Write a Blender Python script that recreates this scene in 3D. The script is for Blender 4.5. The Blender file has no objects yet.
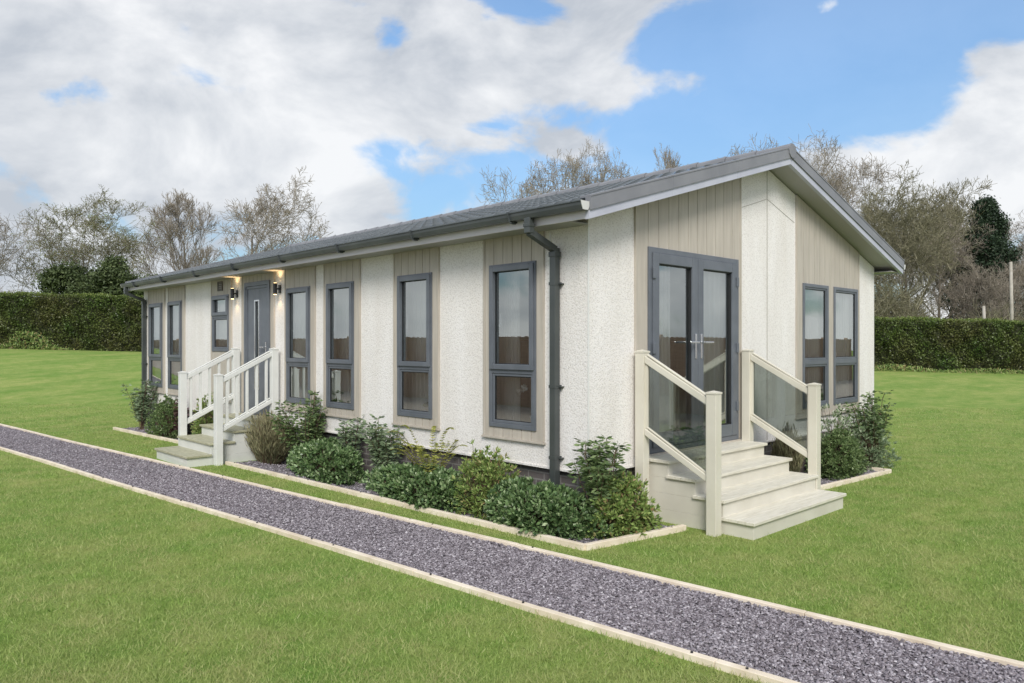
import bpy, bmesh, math, random
import numpy as np
from mathutils import Vector, Matrix
random.seed(7)
RNG = np.random.default_rng(11)
SC = bpy.context.scene
COL = SC.collection
R = math.radians

# ------------------------------------------------------------------ camera
CAM = Vector((-5.306, -4.542, 1.72))
FWD = Vector((0.6904, 0.7234, 0.0)); RGT = Vector((0.7234, -0.6904, 0.0))
FPX, CX, HY = 752.0, 512.0, 344.0
cd = bpy.data.cameras.new('camera'); cam = bpy.data.objects.new('camera', cd); COL.objects.link(cam)
cam.location = CAM
cam.rotation_euler = (math.pi/2, 0, math.atan2(-FWD.x, FWD.y))
cd.sensor_width = 36; cd.lens = FPX/1024*36; cd.shift_y = 2.5/1024
cd.clip_start = 0.05; cd.clip_end = 3000
SC.camera = cam
SC.view_settings.view_transform = 'Standard'; SC.view_settings.look = 'None'
SC.view_settings.exposure = 1.42; SC.view_settings.gamma = 1

# ------------------------------------------------------------------ world
SUN_EL, SUN_AZ = 38.0, 223.0           # azimuth of the sun, clockwise from +Y
wd = bpy.data.worlds.new('World'); SC.world = wd; wd.use_nodes = True
wn, wl = wd.node_tree.nodes, wd.node_tree.links
wn.clear()
out = wn.new('ShaderNodeOutputWorld'); bg = wn.new('ShaderNodeBackground')
sky = wn.new('ShaderNodeTexSky'); sky.sky_type = 'NISHITA'; sky.sun_disc = False
sky.sun_elevation = R(SUN_EL); sky.sun_rotation = R(SUN_AZ); sky.air_density = 1.0; sky.dust_density = 0.3; sky.ozone_density = 1.6
bg.inputs['Strength'].default_value = 0.10
tc = wn.new('ShaderNodeTexCoord')
def wmath(op, a, b=None, c=None, clamp=False):
    n = wn.new('ShaderNodeMath'); n.operation = op; n.use_clamp = clamp
    for i, v in enumerate((a, b, c)):
        if v is None: continue
        if isinstance(v, (int, float)): n.inputs[i].default_value = v
        else: wl.new(v, n.inputs[i])
    return n.outputs[0]
def skydir(px, py):
    return (FWD + RGT*((px-CX)/FPX) + Vector((0, 0, (HY-py)/FPX))).normalized()
nrm = wn.new('ShaderNodeVectorMath'); nrm.operation = 'NORMALIZE'; wl.new(tc.outputs['Generated'], nrm.inputs[0])
sep = wn.new('ShaderNodeSeparateXYZ'); wl.new(nrm.outputs[0], sep.inputs[0])
def blob(px, py, wx, wy, amp):
    """an elliptical patch of the sky dome (azimuth x elevation half widths given as tangents*752)"""
    d = skydir(px, py)
    r = Vector((d.y, -d.x, 0)).normalized(); u = r.cross(d)
    if u.z < 0: u = -u
    def dot(vec, k):
        n = wn.new('ShaderNodeVectorMath'); n.operation = 'DOT_PRODUCT'; wl.new(nrm.outputs[0], n.inputs[0])
        n.inputs[1].default_value = tuple(vec*k); return n.outputs['Value']
    a = dot(r, FPX/wx); b = dot(u, FPX/wy); f = dot(d, 1.0)
    q = wmath('ADD', wmath('MULTIPLY', a, a), wmath('MULTIPLY', b, b))
    g = wmath('POWER', 2.718, wmath('MULTIPLY', q, -1.0))
    g = wmath('MULTIPLY', g, wmath('GREATER_THAN', f, 0.0))
    return wmath('MULTIPLY', g, amp)
terms = [blob(770, 40, 200, 110, -0.75), blob(560, 150, 130, 60, -0.45), blob(660, 120, 120, 45, -0.15), blob(850, 150, 90, 60, -0.35), blob(940, 15, 140, 55, -0.45),
         blob(1000, 150, 150, 62, 0.75), blob(1010, 95, 70, 35, 0.3), blob(590, 80, 120, 24, 0.62), blob(695, 84, 45, 18, 0.55), blob(640, 12, 70, 30, 0.40),
         blob(826, 8, 24, 16, 0.85), blob(20, 290, 120, 40, 0.5), blob(350, 60, 190, 90, 0.4), blob(150, 150, 240, 80, 0.3), blob(110, 230, 110, 35, -0.25), blob(100, 95, 60, 14, -0.3), blob(560, 145, 50, 16, 0.5), blob(705, 150, 26, 12, 0.6)]
mp = wn.new('ShaderNodeMapping'); mp.inputs['Scale'].default_value = (1, 1, 1.7); wl.new(nrm.outputs[0], mp.inputs[0])
def wnoise(scale, detail, rough, loc=(0, 0, 0)):
    m = wn.new('ShaderNodeVectorMath'); m.operation = 'ADD'; m.inputs[1].default_value = loc; wl.new(mp.outputs[0], m.inputs[0])
    n = wn.new('ShaderNodeTexNoise'); n.inputs['Scale'].default_value = scale; n.inputs['Detail'].default_value = detail
    n.inputs['Roughness'].default_value = rough; n.inputs['Distortion'].default_value = 0.3
    wl.new(m.outputs[0], n.inputs['Vector']); return n.outputs['Fac']
n1 = wnoise(6.2, 10, 0.53, (0.7, 0.4, 1.2)); n2 = wnoise(4.2, 9, 0.56, (2.3, 1.1, 0.7)); 
cover = wmath('ADD', wmath('MULTIPLY', wmath('SUBTRACT', n1, 0.5), 2.9), 0.56)
for t in terms: cover = wmath('ADD', cover, t)
mr = wn.new('ShaderNodeMapRange'); mr.interpolation_type = 'SMOOTHSTEP'
mr.inputs['From Min'].default_value = 0.20; mr.inputs['From Max'].default_value = 0.56
mr.inputs['To Min'].default_value = 0.10; mr.inputs['To Max'].default_value = 0.97; wl.new(cover, mr.inputs['Value'])
cr = wn.new('ShaderNodeValToRGB'); wl.new(n2, cr.inputs[0])
e = cr.color_ramp.elements
e[0].position = 0.38; e[0].color = (0.26, 0.278, 0.305, 1)
e[1].position = 0.60; e[1].color = (0.44, 0.445, 0.452, 1)
sc = wn.new('ShaderNodeVectorMath'); sc.operation = 'SCALE'; sc.inputs['Scale'].default_value = 8.0; wl.new(cr.outputs[0], sc.inputs[0])
skt = wn.new('ShaderNodeVectorMath'); skt.operation = 'MULTIPLY'; skt.inputs[1].default_value = (0.54, 0.655, 0.71); wl.new(sky.outputs[0], skt.inputs[0])
hz_ = wn.new('ShaderNodeMapRange'); hz_.interpolation_type = 'SMOOTHSTEP'; wl.new(sep.outputs[2], hz_.inputs['Value'])
hz_.inputs['From Min'].default_value = -0.05; hz_.inputs['From Max'].default_value = 0.42; hz_.inputs['To Min'].default_value = 0.40; hz_.inputs['To Max'].default_value = 1.0
skh = wn.new('ShaderNodeVectorMath'); skh.operation = 'SCALE'; wl.new(skt.outputs[0], skh.inputs[0]); wl.new(hz_.outputs[0], skh.inputs['Scale']); skt = skh
mx = wn.new('ShaderNodeMix'); mx.data_type = 'RGBA'; wl.new(mr.outputs[0], mx.inputs['Factor'])
wl.new(skt.outputs[0], mx.inputs['A']); wl.new(sc.outputs[0], mx.inputs['B'])
wl.new(mx.outputs['Result'], bg.inputs['Color']); wl.new(bg.outputs[0], out.inputs[0])

sl = bpy.data.lights.new('sun', 'SUN'); sl.energy = 1.15; sl.angle = R(22); sl.color = (1.0, 0.955, 0.88)
sun = bpy.data.objects.new('sun', sl); COL.objects.link(sun)
az = R(SUN_AZ); sd = Vector((math.sin(az)*math.cos(R(SUN_EL)), math.cos(az)*math.cos(R(SUN_EL)), math.sin(R(SUN_EL))))
sun.rotation_euler = sd.to_track_quat('Z', 'Y').to_euler(); sun.location = (-10, -10, 20)

# ------------------------------------------------------------------ helpers
def W(px, D, lat=None):
    """point at distance D ahead of the camera, bearing given by photograph column"""
    p = CAM + FWD*D + RGT*(D*(px-CX)/FPX); return p.x, p.y
def G(px, py):
    D = FPX*1.72/(py-HY); return W(px, D) + (D,)
def smooth(t):
    t = np.clip(t, 0, 1); return t*t*(3-2*t)
def ground(x, y):
    x = np.asarray(x, float); y = np.asarray(y, float)
    dx = x-CAM.x; dy = y-CAM.y
    D = dx*FWD.x+dy*FWD.y; S = dx*RGT.x+dy*RGT.y
    t = np.clip(S/np.maximum(D, 1), -0.9, 0.9)
    k = 1.47-(t+0.6)*0.75
    return smooth((D-15.5)/16.5)*k
def gz(x, y): return float(ground(x, y))

def tag(o, label=None, cat=None, group=None, kind=None):
    if label: o['label'] = label
    if cat: o['category'] = cat
    if group: o['group'] = group
    if kind: o['kind'] = kind
    return o
def empty(name, loc=(0, 0, 0), rz=0):
    o = bpy.data.objects.new(name, None); COL.objects.link(o); o.location = loc; o.rotation_euler = (0, 0, rz)
    o.empty_display_size = 0.1; return o
def link(name, me, mat, parent=None, smooth_=False):
    o = bpy.data.objects.new(name, me); COL.objects.link(o)
    if mat: me.materials.append(mat)
    if parent: o.parent = parent
    if smooth_: me.shade_smooth()
    return o
class MB:
    def __init__(s): s.bm = bmesh.new()
    def box(s, a, b, M=None):
        x0, x1 = sorted((a[0], b[0])); y0, y1 = sorted((a[1], b[1])); z0, z1 = sorted((a[2], b[2]))
        v = [s.bm.verts.new((M(x, y, z) if M else (x, y, z))) for x, y, z in
             [(x0,y0,z0),(x1,y0,z0),(x1,y1,z0),(x0,y1,z0),(x0,y0,z1),(x1,y0,z1),(x1,y1,z1),(x0,y1,z1)]]
        for f in ((0,3,2,1),(4,5,6,7),(0,1,5,4),(1,2,6,5),(2,3,7,6),(3,0,4,7)): s.bm.faces.new([v[i] for i in f])
        return s
    def prism(s, poly, d0, d1, M):
        """poly: (a, z) points; M(a, d, z)"""
        A = [s.bm.verts.new(M(a, d0, z)) for a, z in poly]; B = [s.bm.verts.new(M(a, d1, z)) for a, z in poly]
        n = len(poly); s.bm.faces.new(A); s.bm.faces.new(B[::-1])
        for i in range(n): s.bm.faces.new((A[i], A[(i+1) % n], B[(i+1) % n], B[i]))
        return s
    def beam(s, p, q, w, h, up=(0, 0, 1)):
        p = Vector(p); q = Vector(q); d = (q-p).normalized(); r = d.cross(Vector(up)).normalized(); u = r.cross(d)
        v = []
        for e_ in (p, q):
            for a, b in ((-1,-1),(1,-1),(1,1),(-1,1)): v.append(s.bm.verts.new(e_+r*a*w/2+u*b*h/2))
        for f in ((0,1,2,3),(7,6,5,4),(0,4,5,1),(1,5,6,2),(2,6,7,3),(3,7,4,0)): s.bm.faces.new([v[i] for i in f])
        return s
    def tube(s, pts, r, n=8):
        pts = [Vector(p) for p in pts]; rings = []
        rr = r if isinstance(r, (list, tuple)) else [r]*len(pts)
        for i, p in enumerate(pts):
            d = (pts[min(i+1, len(pts)-1)]-pts[max(i-1, 0)]).normalized()
            ref = Vector((0, 0, 1)) if abs(d.z) < 0.9 else Vector((1, 0, 0))
            a = d.cross(ref).normalized(); b = a.cross(d)
            rings.append([s.bm.verts.new(p+(a*math.cos(2*math.pi*k/n)+b*math.sin(2*math.pi*k/n))*rr[i]) for k in range(n)])
        for i in range(len(rings)-1):
            for k in range(n): s.bm.faces.new((rings[i][k], rings[i][(k+1) % n], rings[i+1][(k+1) % n], rings[i+1][k]))
        s.bm.faces.new(rings[0][::-1]); s.bm.faces.new(rings[-1]); return s
    def lathe(s, c, prof, n=20):
        rings = [[s.bm.verts.new((c[0]+r*math.cos(2*math.pi*k/n), c[1]+r*math.sin(2*math.pi*k/n), c[2]+z)) for k in range(n)] for r, z in prof]
        for i in range(len(rings)-1):
            for k in range(n): s.bm.faces.new((rings[i][k], rings[i][(k+1) % n], rings[i+1][(k+1) % n], rings[i+1][k]))
        s.bm.faces.new(rings[0][::-1]); s.bm.faces.new(rings[-1]); return s
    def build(s, name, mat, parent=None, bevel=0, sm=False):
        bmesh.ops.recalc_face_normals(s.bm, faces=s.bm.faces[:])
        me = bpy.data.meshes.new(name); s.bm.to_mesh(me); s.bm.free()
        o = link(name, me, mat, parent, sm)
        if bevel:
            m = o.modifiers.new('bevel', 'BEVEL'); m.width = bevel; m.segments = 2; m.limit_method = 'ANGLE'
        return o
def np_mesh(name, verts, faces, tint=None):
    me = bpy.data.meshes.new(name); n = len(verts); k = faces.shape[1]; m = len(faces)
    me.vertices.add(n); me.vertices.foreach_set('co', np.ascontiguousarray(verts, dtype=np.float32).ravel())
    me.loops.add(m*k); me.loops.foreach_set('vertex_index', np.ascontiguousarray(faces, dtype=np.int32).ravel())
    me.polygons.add(m); me.polygons.foreach_set('loop_start', np.arange(0, m*k, k, dtype=np.int32))
    me.polygons.foreach_set('loop_total', np.full(m, k, dtype=np.int32))
    me.update(calc_edges=True)
    if tint is not None:
        a = me.attributes.new('tint', 'FLOAT', 'FACE'); a.data.foreach_set('value', np.ascontiguousarray(tint, dtype=np.float32))
    return me
def unit(v): return v/np.maximum(np.linalg.norm(v, axis=1, keepdims=True), 1e-9)
def leaf_mesh(name, c, d, L, Wd, tint=None, rng=RNG):
    n = len(c); d = unit(d); r = rng.normal(size=(n, 3)); s = unit(np.cross(d, r))
    L = np.broadcast_to(L, (n,))[:, None]; Wd = np.broadcast_to(Wd, (n,))[:, None]
    up = np.cross(s, d)
    v = np.stack([c-d*L/2, c+s*Wd/2+up*Wd*0.15, c+d*L/2, c-s*Wd/2+up*Wd*0.15], 1).reshape(-1, 3)
    f = np.arange(4*n).reshape(n, 4)
    if tint is None: tint = rng.random(n)
    return np_mesh(name, v, f, tint)
def tubes_mesh(name, P, Q, r0, r1, n=4, tint=None):
    P = np.array(P, float); Q = np.array(Q, float); r0 = np.array(r0)[:, None]; r1 = np.array(r1)[:, None]
    d = unit(Q-P); ref = np.where(np.abs(d[:, 2:3]) < 0.9, [[0, 0, 1.0]], [[1.0, 0, 0]]); a = unit(np.cross(d, ref)); b = np.cross(a, d)
    rings = []
    for e_, rr in ((P, r0), (Q, r1)):
        for k in range(n):
            t = 2*math.pi*k/n; rings.append(e_+(a*math.cos(t)+b*math.sin(t))*rr)
    v = np.stack(rings, 1).reshape(-1, 3); m = len(P); base = np.arange(m)[:, None]*2*n
    fs = np.concatenate([base+np.array([k, (k+1) % n, n+(k+1) % n, n+k]) for k in range(n)], 0)
    return np_mesh(name, v, fs, tint)

# ------------------------------------------------------------------ materials
def mat(name, col, rough=0.6, metal=0.0, spec=0.5):
    m = bpy.data.materials.new(name); m.use_nodes = True; b = m.node_tree.nodes['Principled BSDF']
    b.inputs['Base Color'].default_value = (*col, 1); b.inputs['Roughness'].default_value = rough
    b.inputs['Metallic'].default_value = metal; b.inputs['Specular IOR Level'].default_value = spec
    return m
def NT(m): return m.node_tree.nodes, m.node_tree.links, m.node_tree.nodes['Principled BSDF']
def add_noise(m, c0, c1, scale, detail=4, lo=0.35, hi=0.65, bump=0, bscale=None, bdist=0.01, mapping=(1, 1, 1)):
    n, l, b = NT(m)
    t = n.new('ShaderNodeTexCoord'); mp_ = n.new('ShaderNodeMapping'); mp_.inputs['Scale'].default_value = mapping; l.new(t.outputs['Object'], mp_.inputs[0])
    x = n.new('ShaderNodeTexNoise'); x.inputs['Scale'].default_value = scale; x.inputs['Detail'].default_value = detail; l.new(mp_.outputs[0], x.inputs['Vector'])
    r = n.new('ShaderNodeValToRGB'); r.color_ramp.elements[0].position = lo; r.color_ramp.elements[1].position = hi
    r.color_ramp.elements[0].color = (*c0, 1); r.color_ramp.elements[1].color = (*c1, 1); l.new(x.outputs['Fac'], r.inputs[0])
    l.new(r.outputs[0], b.inputs['Base Color'])
    if bump:
        y = n.new('ShaderNodeTexNoise'); y.inputs['Scale'].default_value = bscale or scale*4; y.inputs['Detail'].default_value = 5; l.new(mp_.outputs[0], y.inputs['Vector'])
        bp = n.new('ShaderNodeBump'); bp.inputs['Strength'].default_value = bump; bp.inputs['Distance'].default_value = bdist
        l.new(y.outputs['Fac'], bp.inputs['Height']); l.new(bp.outputs[0], b.inputs['Normal'])
    return m, r
def tint_mat(name, cols, rough=0.5, trans=0.0, spec=0.4, noise=None):
    m = bpy.data.materials.new(name); m.use_nodes = True; n, l, b = NT(m)
    a = n.new('ShaderNodeAttribute'); a.attribute_name = 'tint'; r = n.new('ShaderNodeValToRGB')
    while len(r.color_ramp.elements) < len(cols): r.color_ramp.elements.new(0.5)
    for i, c in enumerate(cols):
        r.color_ramp.elements[i].position = i/(len(cols)-1); 
    for i, c in enumerate(cols): r.color_ramp.elements[i].color = (*c, 1)
    l.new(a.outputs['Fac'], r.inputs[0]); csrc = r.outputs[0]
    if noise:
        t = n.new('ShaderNodeTexCoord'); x = n.new('ShaderNodeTexNoise'); x.inputs['Scale'].default_value = noise[0]; x.inputs['Detail'].default_value = 4
        l.new(t.outputs['Object'], x.inputs['Vector']); r2 = n.new('ShaderNodeMapRange'); r2.inputs['From Min'].default_value = 0.35; r2.inputs['From Max'].default_value = 0.65
        l.new(x.outputs['Fac'], r2.inputs['Value'])
        mm = n.new('ShaderNodeMix'); mm.data_type = 'RGBA'; mm.inputs['B'].default_value = (*noise[1], 1); l.new(csrc, mm.inputs['A'])
        mu = n.new('ShaderNodeMath'); mu.operation = 'MULTIPLY'; mu.inputs[1].default_value = noise[2]; l.new(r2.outputs[0], mu.inputs[0]); l.new(mu.outputs[0], mm.inputs['Factor'])
        csrc = mm.outputs['Result']
    l.new(csrc, b.inputs['Base Color']); b.inputs['Roughness'].default_value = rough; b.inputs['Specular IOR Level'].default_value = spec
    if trans:
        tr = n.new('ShaderNodeBsdfTranslucent'); l.new(csrc, tr.inputs['Color']); ms = n.new('ShaderNodeMixShader'); ms.inputs[0].default_value = trans
        l.new(b.outputs[0], ms.inputs[1]); l.new(tr.outputs[0], ms.inputs[2]); l.new(ms.outputs[0], n['Material Output'].inputs[0])
    return m

# textured white render
def make_render():
    m = mat('render', (0.8, 0.79, 0.75), 0.9, spec=0.2); n, l, b = NT(m)
    t = n.new('ShaderNodeTexCoord')
    v = n.new('ShaderNodeTexVoronoi'); v.inputs['Scale'].default_value = 62; v.inputs['Randomness'].default_value = 1; l.new(t.outputs['Object'], v.inputs['Vector'])
    x = n.new('ShaderNodeTexNoise'); x.inputs['Scale'].default_value = 38; x.inputs['Detail'].default_value = 6; x.inputs['Roughness'].default_value = 0.7; l.new(t.outputs['Object'], x.inputs['Vector'])
    ad = n.new('ShaderNodeMath'); ad.operation = 'ADD'; l.new(v.outputs['Distance'], ad.inputs[0]); l.new(x.outputs['Fac'], ad.inputs[1])
    r = n.new('ShaderNodeValToRGB'); r.color_ramp.elements[0].position = 0.52; r.color_ramp.elements[1].position = 0.98
    r.color_ramp.elements[0].color = (0.60, 0.575, 0.55, 1); r.color_ramp.elements[1].color = (0.85, 0.83, 0.815, 1); l.new(ad.outputs[0], r.inputs[0])
    big = n.new('ShaderNodeTexNoise'); big.inputs['Scale'].default_value = 2.2; big.inputs['Detail'].default_value = 6; bmp = n.new('ShaderNodeMapping'); bmp.inputs['Scale'].default_value = (1.6, 1.6, .28); l.new(t.outputs['Object'], bmp.inputs[0]); l.new(bmp.outputs[0], big.inputs['Vector'])
    rb = n.new('ShaderNodeValToRGB'); rb.color_ramp.elements[0].position = 0.3; rb.color_ramp.elements[1].position = 0.7
    rb.color_ramp.elements[0].color = (0.90, 0.885, 0.86, 1); rb.color_ramp.elements[1].color = (1, 1, 1, 1); l.new(big.outputs['Fac'], rb.inputs[0])
    mm = n.new('ShaderNodeMix'); mm.data_type = 'RGBA'; mm.blend_type = 'MULTIPLY'; mm.inputs['Factor'].default_value = 1
    l.new(r.outputs[0], mm.inputs['A']); l.new(rb.outputs[0], mm.inputs['B']); l.new(mm.outputs['Result'], b.inputs['Base Color'])
    bp = n.new('ShaderNodeBump'); bp.inputs['Strength'].default_value = 0.5; bp.inputs['Distance'].default_value = 0.005
    l.new(ad.outputs[0], bp.inputs['Height']); l.new(bp.outputs[0], b.inputs['Normal']); return m
M_render = make_render()
M_clad = mat('cladding', (0.43, 0.40, 0.34), 0.6); add_noise(M_clad, (0.43, 0.39, 0.335), (0.52, 0.475, 0.412), 6, 5, 0.3, 0.7, 0.15, 40, 0.003, (4, 4, 0.35))
M_trim = mat('cladding trim', (0.36, 0.325, 0.245), 0.55)
M_frame = mat('anthracite frame', (0.105, 0.125, 0.155), 0.38); add_noise(M_frame, (0.11, 0.124, 0.146), (0.135, 0.15, 0.175), 5)
M_gasket = mat('black gasket', (0.015, 0.016, 0.018), 0.5)
M_verge = mat('grey verge trim', (0.2, 0.2, 0.22), 0.45); add_noise(M_verge, (0.19, 0.195, 0.215), (0.23, 0.235, 0.255), 3)
M_strip = mat('pale grey fascia', (0.37, 0.40, 0.43), 0.4); add_noise(M_strip, (0.43, 0.445, 0.52), (0.49, 0.505, 0.58), 4)
M_soffit = mat('soffit', (0.36, 0.35, 0.34), 0.6)
M_fascia = mat('eave fascia', (0.72, 0.69, 0.74), 0.45)
M_gutter = mat('gutter', (0.065, 0.075, 0.078), 0.32); add_noise(M_gutter, (0.055, 0.064, 0.068), (0.08, 0.09, 0.092), 3)
M_pipe = mat('downpipe', (0.085, 0.10, 0.095), 0.35); add_noise(M_pipe, (0.048, 0.056, 0.056), (0.068, 0.077, 0.076), 3)
M_cap = mat('gutter end', (0.62, 0.62, 0.60), 0.4)
M_cream = mat('cream plastic', (0.66, 0.63, 0.54), 0.42); add_noise(M_cream, (0.63, 0.60, 0.51), (0.69, 0.66, 0.57), 3, 6)
M_cream2 = mat('cream deck boards', (0.68, 0.65, 0.56), 0.5); add_noise(M_cream2, (0.60, 0.57, 0.48), (0.72, 0.69, 0.60), 3, 8, 0.3, 0.6, 0.1, 60, 0.002, (2, 14, 14))
M_greyside = mat('pale grey side boards', (0.60, 0.59, 0.52), 0.5); add_noise(M_greyside, (0.60, 0.575, 0.50), (0.67, 0.645, 0.57), 3, 6)
M_white = mat('white plastic', (0.72, 0.73, 0.71), 0.4); add_noise(M_white, (0.69, 0.70, 0.68), (0.76, 0.77, 0.75), 3)
M_olive = mat('olive tread boards', (0.38, 0.375, 0.26), 0.5); add_noise(M_olive, (0.32, 0.315, 0.21), (0.43, 0.42, 0.30), 3, 8, 0.3, 0.6, 0.1, 60, 0.002, (14, 2, 14))
M_silver = mat('brushed handle', (0.72, 0.73, 0.75), 0.25, 0.9)
M_dark = mat('black metal', (0.02, 0.02, 0.022), 0.4)
M_inside = mat('inside wall', (0.84, 0.82, 0.77), 0.8)
M_carpet = mat('carpet', (0.30, 0.26, 0.22), 0.95); add_noise(M_carpet, (0.40, 0.36, 0.30), (0.50, 0.45, 0.38), 40)
M_brown = mat('brown wood', (0.26, 0.15, 0.085), 0.45); add_noise(M_brown, (0.22, 0.12, 0.065), (0.32, 0.19, 0.11), 5, 6, 0.3, 0.7, 0, None, 0.01, (1, 1, 8))
M_curtain = mat('curtain', (0.88, 0.87, 0.83), 0.9)
n, l, b = NT(M_curtain); tr = n.new('ShaderNodeBsdfTranslucent'); tr.inputs[0].default_value = (0.88, 0.87, 0.83, 1); ms = n.new('ShaderNodeMixShader'); ms.inputs[0].default_value = 0.2
l.new(b.outputs[0], ms.inputs[1]); l.new(tr.outputs[0], ms.inputs[2]); l.new(ms.outputs[0], n['Material Output'].inputs[0])
M_pot = mat('white pot', (0.80, 0.79, 0.76), 0.3)
M_bark = mat('bark', (0.20, 0.17, 0.13), 0.9); add_noise(M_bark, (0.13, 0.11, 0.085), (0.24, 0.21, 0.165), 1.5, 6)
M_twig = tint_mat('twigs', [(0.23, 0.20, 0.165), (0.31, 0.27, 0.22), (0.39, 0.345, 0.28)], 0.9)
M_twig_green = tint_mat('olive twigs', [(0.155, 0.145, 0.09), (0.22, 0.205, 0.13), (0.30, 0.275, 0.18)], 0.9)
M_pole = mat('weathered pole', (0.40, 0.37, 0.32), 0.8); add_noise(M_pole, (0.34, 0.31, 0.26), (0.45, 0.42, 0.37), 4)

def make_glass(name, tintc, ior=1.6, extra=0.03):
    m = bpy.data.materials.new(name); m.use_nodes = True; n, l = m.node_tree.nodes, m.node_tree.links; n.clear()
    o = n.new('ShaderNodeOutputMaterial'); t = n.new('ShaderNodeBsdfTransparent'); t.inputs[0].default_value = (*tintc, 1)
    g = n.new('ShaderNodeBsdfGlossy'); g.inputs['Roughness'].default_value = 0.0; g.inputs['Color'].default_value = (0.95, 1.0, 0.98, 1)
    tcn = n.new('ShaderNodeTexCoord'); nz = n.new('ShaderNodeTexNoise'); nz.inputs['Scale'].default_value = 1.3; l.new(tcn.outputs['Object'], nz.inputs['Vector'])
    bp = n.new('ShaderNodeBump'); bp.inputs['Strength'].default_value = 0.06; bp.inputs['Distance'].default_value = 0.02; l.new(nz.outputs['Fac'], bp.inputs['Height']); l.new(bp.outputs[0], g.inputs['Normal'])
    f = n.new('ShaderNodeFresnel'); f.inputs['IOR'].default_value = ior
    a = n.new('ShaderNodeMath'); a.operation = 'ADD'; a.use_clamp = True; a.inputs[1].default_value = extra; l.new(f.outputs[0], a.inputs[0])
    x = n.new('ShaderNodeMixShader'); l.new(a.outputs[0], x.inputs[0]); l.new(t.outputs[0], x.inputs[1]); l.new(g.outputs[0], x.inputs[2]); l.new(x.outputs[0], o.inputs[0]); return m
M_glass = make_glass('window glass', (0.975, 0.985, 0.975), 1.5, 0.30)
M_smoke = make_glass('smoked glass', (0.60, 0.63, 0.61), 1.5, 0.08)

# ground
def make_lawn():
    m = mat('lawn soil and grass', (0.1, 0.15, 0.04), 0.95, spec=0.15); n, l, b = NT(m); t = n.new('ShaderNodeTexCoord')
    def nz(s, d=5, ro=0.6, mapping=None):
        x = n.new('ShaderNodeTexNoise'); x.inputs['Scale'].default_value = s; x.inputs['Detail'].default_value = d; x.inputs['Roughness'].default_value = ro
        if mapping:
            q = n.new('ShaderNodeMapping'); q.inputs['Scale'].default_value = mapping; q.inputs['Rotation'].default_value = (0, 0, 0.76); l.new(t.outputs['Object'], q.inputs[0]); l.new(q.outputs[0], x.inputs['Vector'])
        else: l.new(t.outputs['Object'], x.inputs['Vector'])
        return x.outputs['Fac']
    def ramp(f, lo, hi, c0, c1):
        r = n.new('ShaderNodeValToRGB'); r.color_ramp.elements[0].position = lo; r.color_ramp.elements[1].position = hi
        r.color_ramp.elements[0].color = (*c0, 1); r.color_ramp.elements[1].color = (*c1, 1); l.new(f, r.inputs[0]); return r.outputs[0]
    a = ramp(nz(55, 6, 0.75), 0.3, 0.7, (0.115, 0.195, 0.038), (0.32, 0.43, 0.12))
    c = ramp(nz(0.55, 6, 0.6, (1, 2.2, 1)), 0.35, 0.68, (0.76, 0.88, 0.72), (1.30, 1.10, 1.25))
    mm = n.new('ShaderNodeMix'); mm.data_type = 'RGBA'; mm.blend_type = 'MULTIPLY'; mm.inputs['Factor'].default_value = 1; l.new(a, mm.inputs['A']); l.new(c, mm.inputs['B'])
    c2 = ramp(nz(3.2, 6, 0.7), 0.38, 0.66, (0.84, 0.92, 0.78), (1.25, 1.08, 1.3))
    m2 = n.new('ShaderNodeMix'); m2.data_type = 'RGBA'; m2.blend_type = 'MULTIPLY'; m2.inputs['Factor'].default_value = 1; l.new(mm.outputs['Result'], m2.inputs['A']); l.new(c2, m2.inputs['B'])
    l.new(m2.outputs['Result'], b.inputs['Base Color'])
    bp = n.new('ShaderNodeBump'); bp.inputs['Strength'].default_value = 0.6; bp.inputs['Distance'].default_value = 0.03; l.new(nz(70, 6, 0.8), bp.inputs['Height']); l.new(bp.outputs[0], b.inputs['Normal'])
    return m
M_lawn = make_lawn()
M_blade = tint_mat('grass blades', [(0.12, 0.205, 0.04), (0.22, 0.345, 0.075), (0.33, 0.46, 0.12), (0.54, 0.58, 0.27)], 0.6, 0.35, 0.25, noise=(2.6, (0.48, 0.47, 0.22), 0.68))
M_gravelbase = mat('slate bed', (0.12, 0.11, 0.13), 0.9); add_noise(M_gravelbase, (0.10, 0.092, 0.10), (0.36, 0.335, 0.36), 60, 6, 0.35, 0.65, 1.0, 70, 0.02)
M_slate = tint_mat('slate chippings', [(0.08, 0.068, 0.08), (0.16, 0.14, 0.157), (0.26, 0.234, 0.26), (0.38, 0.352, 0.385), (0.62, 0.59, 0.62)], 0.75, 0, 0.3)
M_timber = mat('pale timber edging', (0.68, 0.58, 0.45), 0.75); add_noise(M_timber, (0.66, 0.56, 0.43), (0.84, 0.75, 0.62), 5, 6, 0.3, 0.65, 0.2, 60, 0.003)
M_skirt = mat('skirt brick', (0.14, 0.13, 0.12), 0.85)
n, l, b = NT(M_skirt); br = n.new('ShaderNodeTexBrick'); tcx = n.new('ShaderNodeTexCoord'); sp = n.new('ShaderNodeSeparateXYZ'); l.new(tcx.outputs['Object'], sp.inputs[0])
adx = n.new('ShaderNodeMath'); adx.operation = 'ADD'; l.new(sp.outputs[0], adx.inputs[0]); l.new(sp.outputs[1], adx.inputs[1])
cb = n.new('ShaderNodeCombineXYZ'); l.new(adx.outputs[0], cb.inputs[0]); l.new(sp.outputs[2], cb.inputs[1]); l.new(cb.outputs[0], br.inputs['Vector'])
br.inputs['Scale'].default_value = 1; br.inputs['Brick Width'].default_value = 0.22; br.inputs['Row Height'].default_value = 0.075; br.inputs['Mortar Size'].default_value = 0.008
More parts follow.
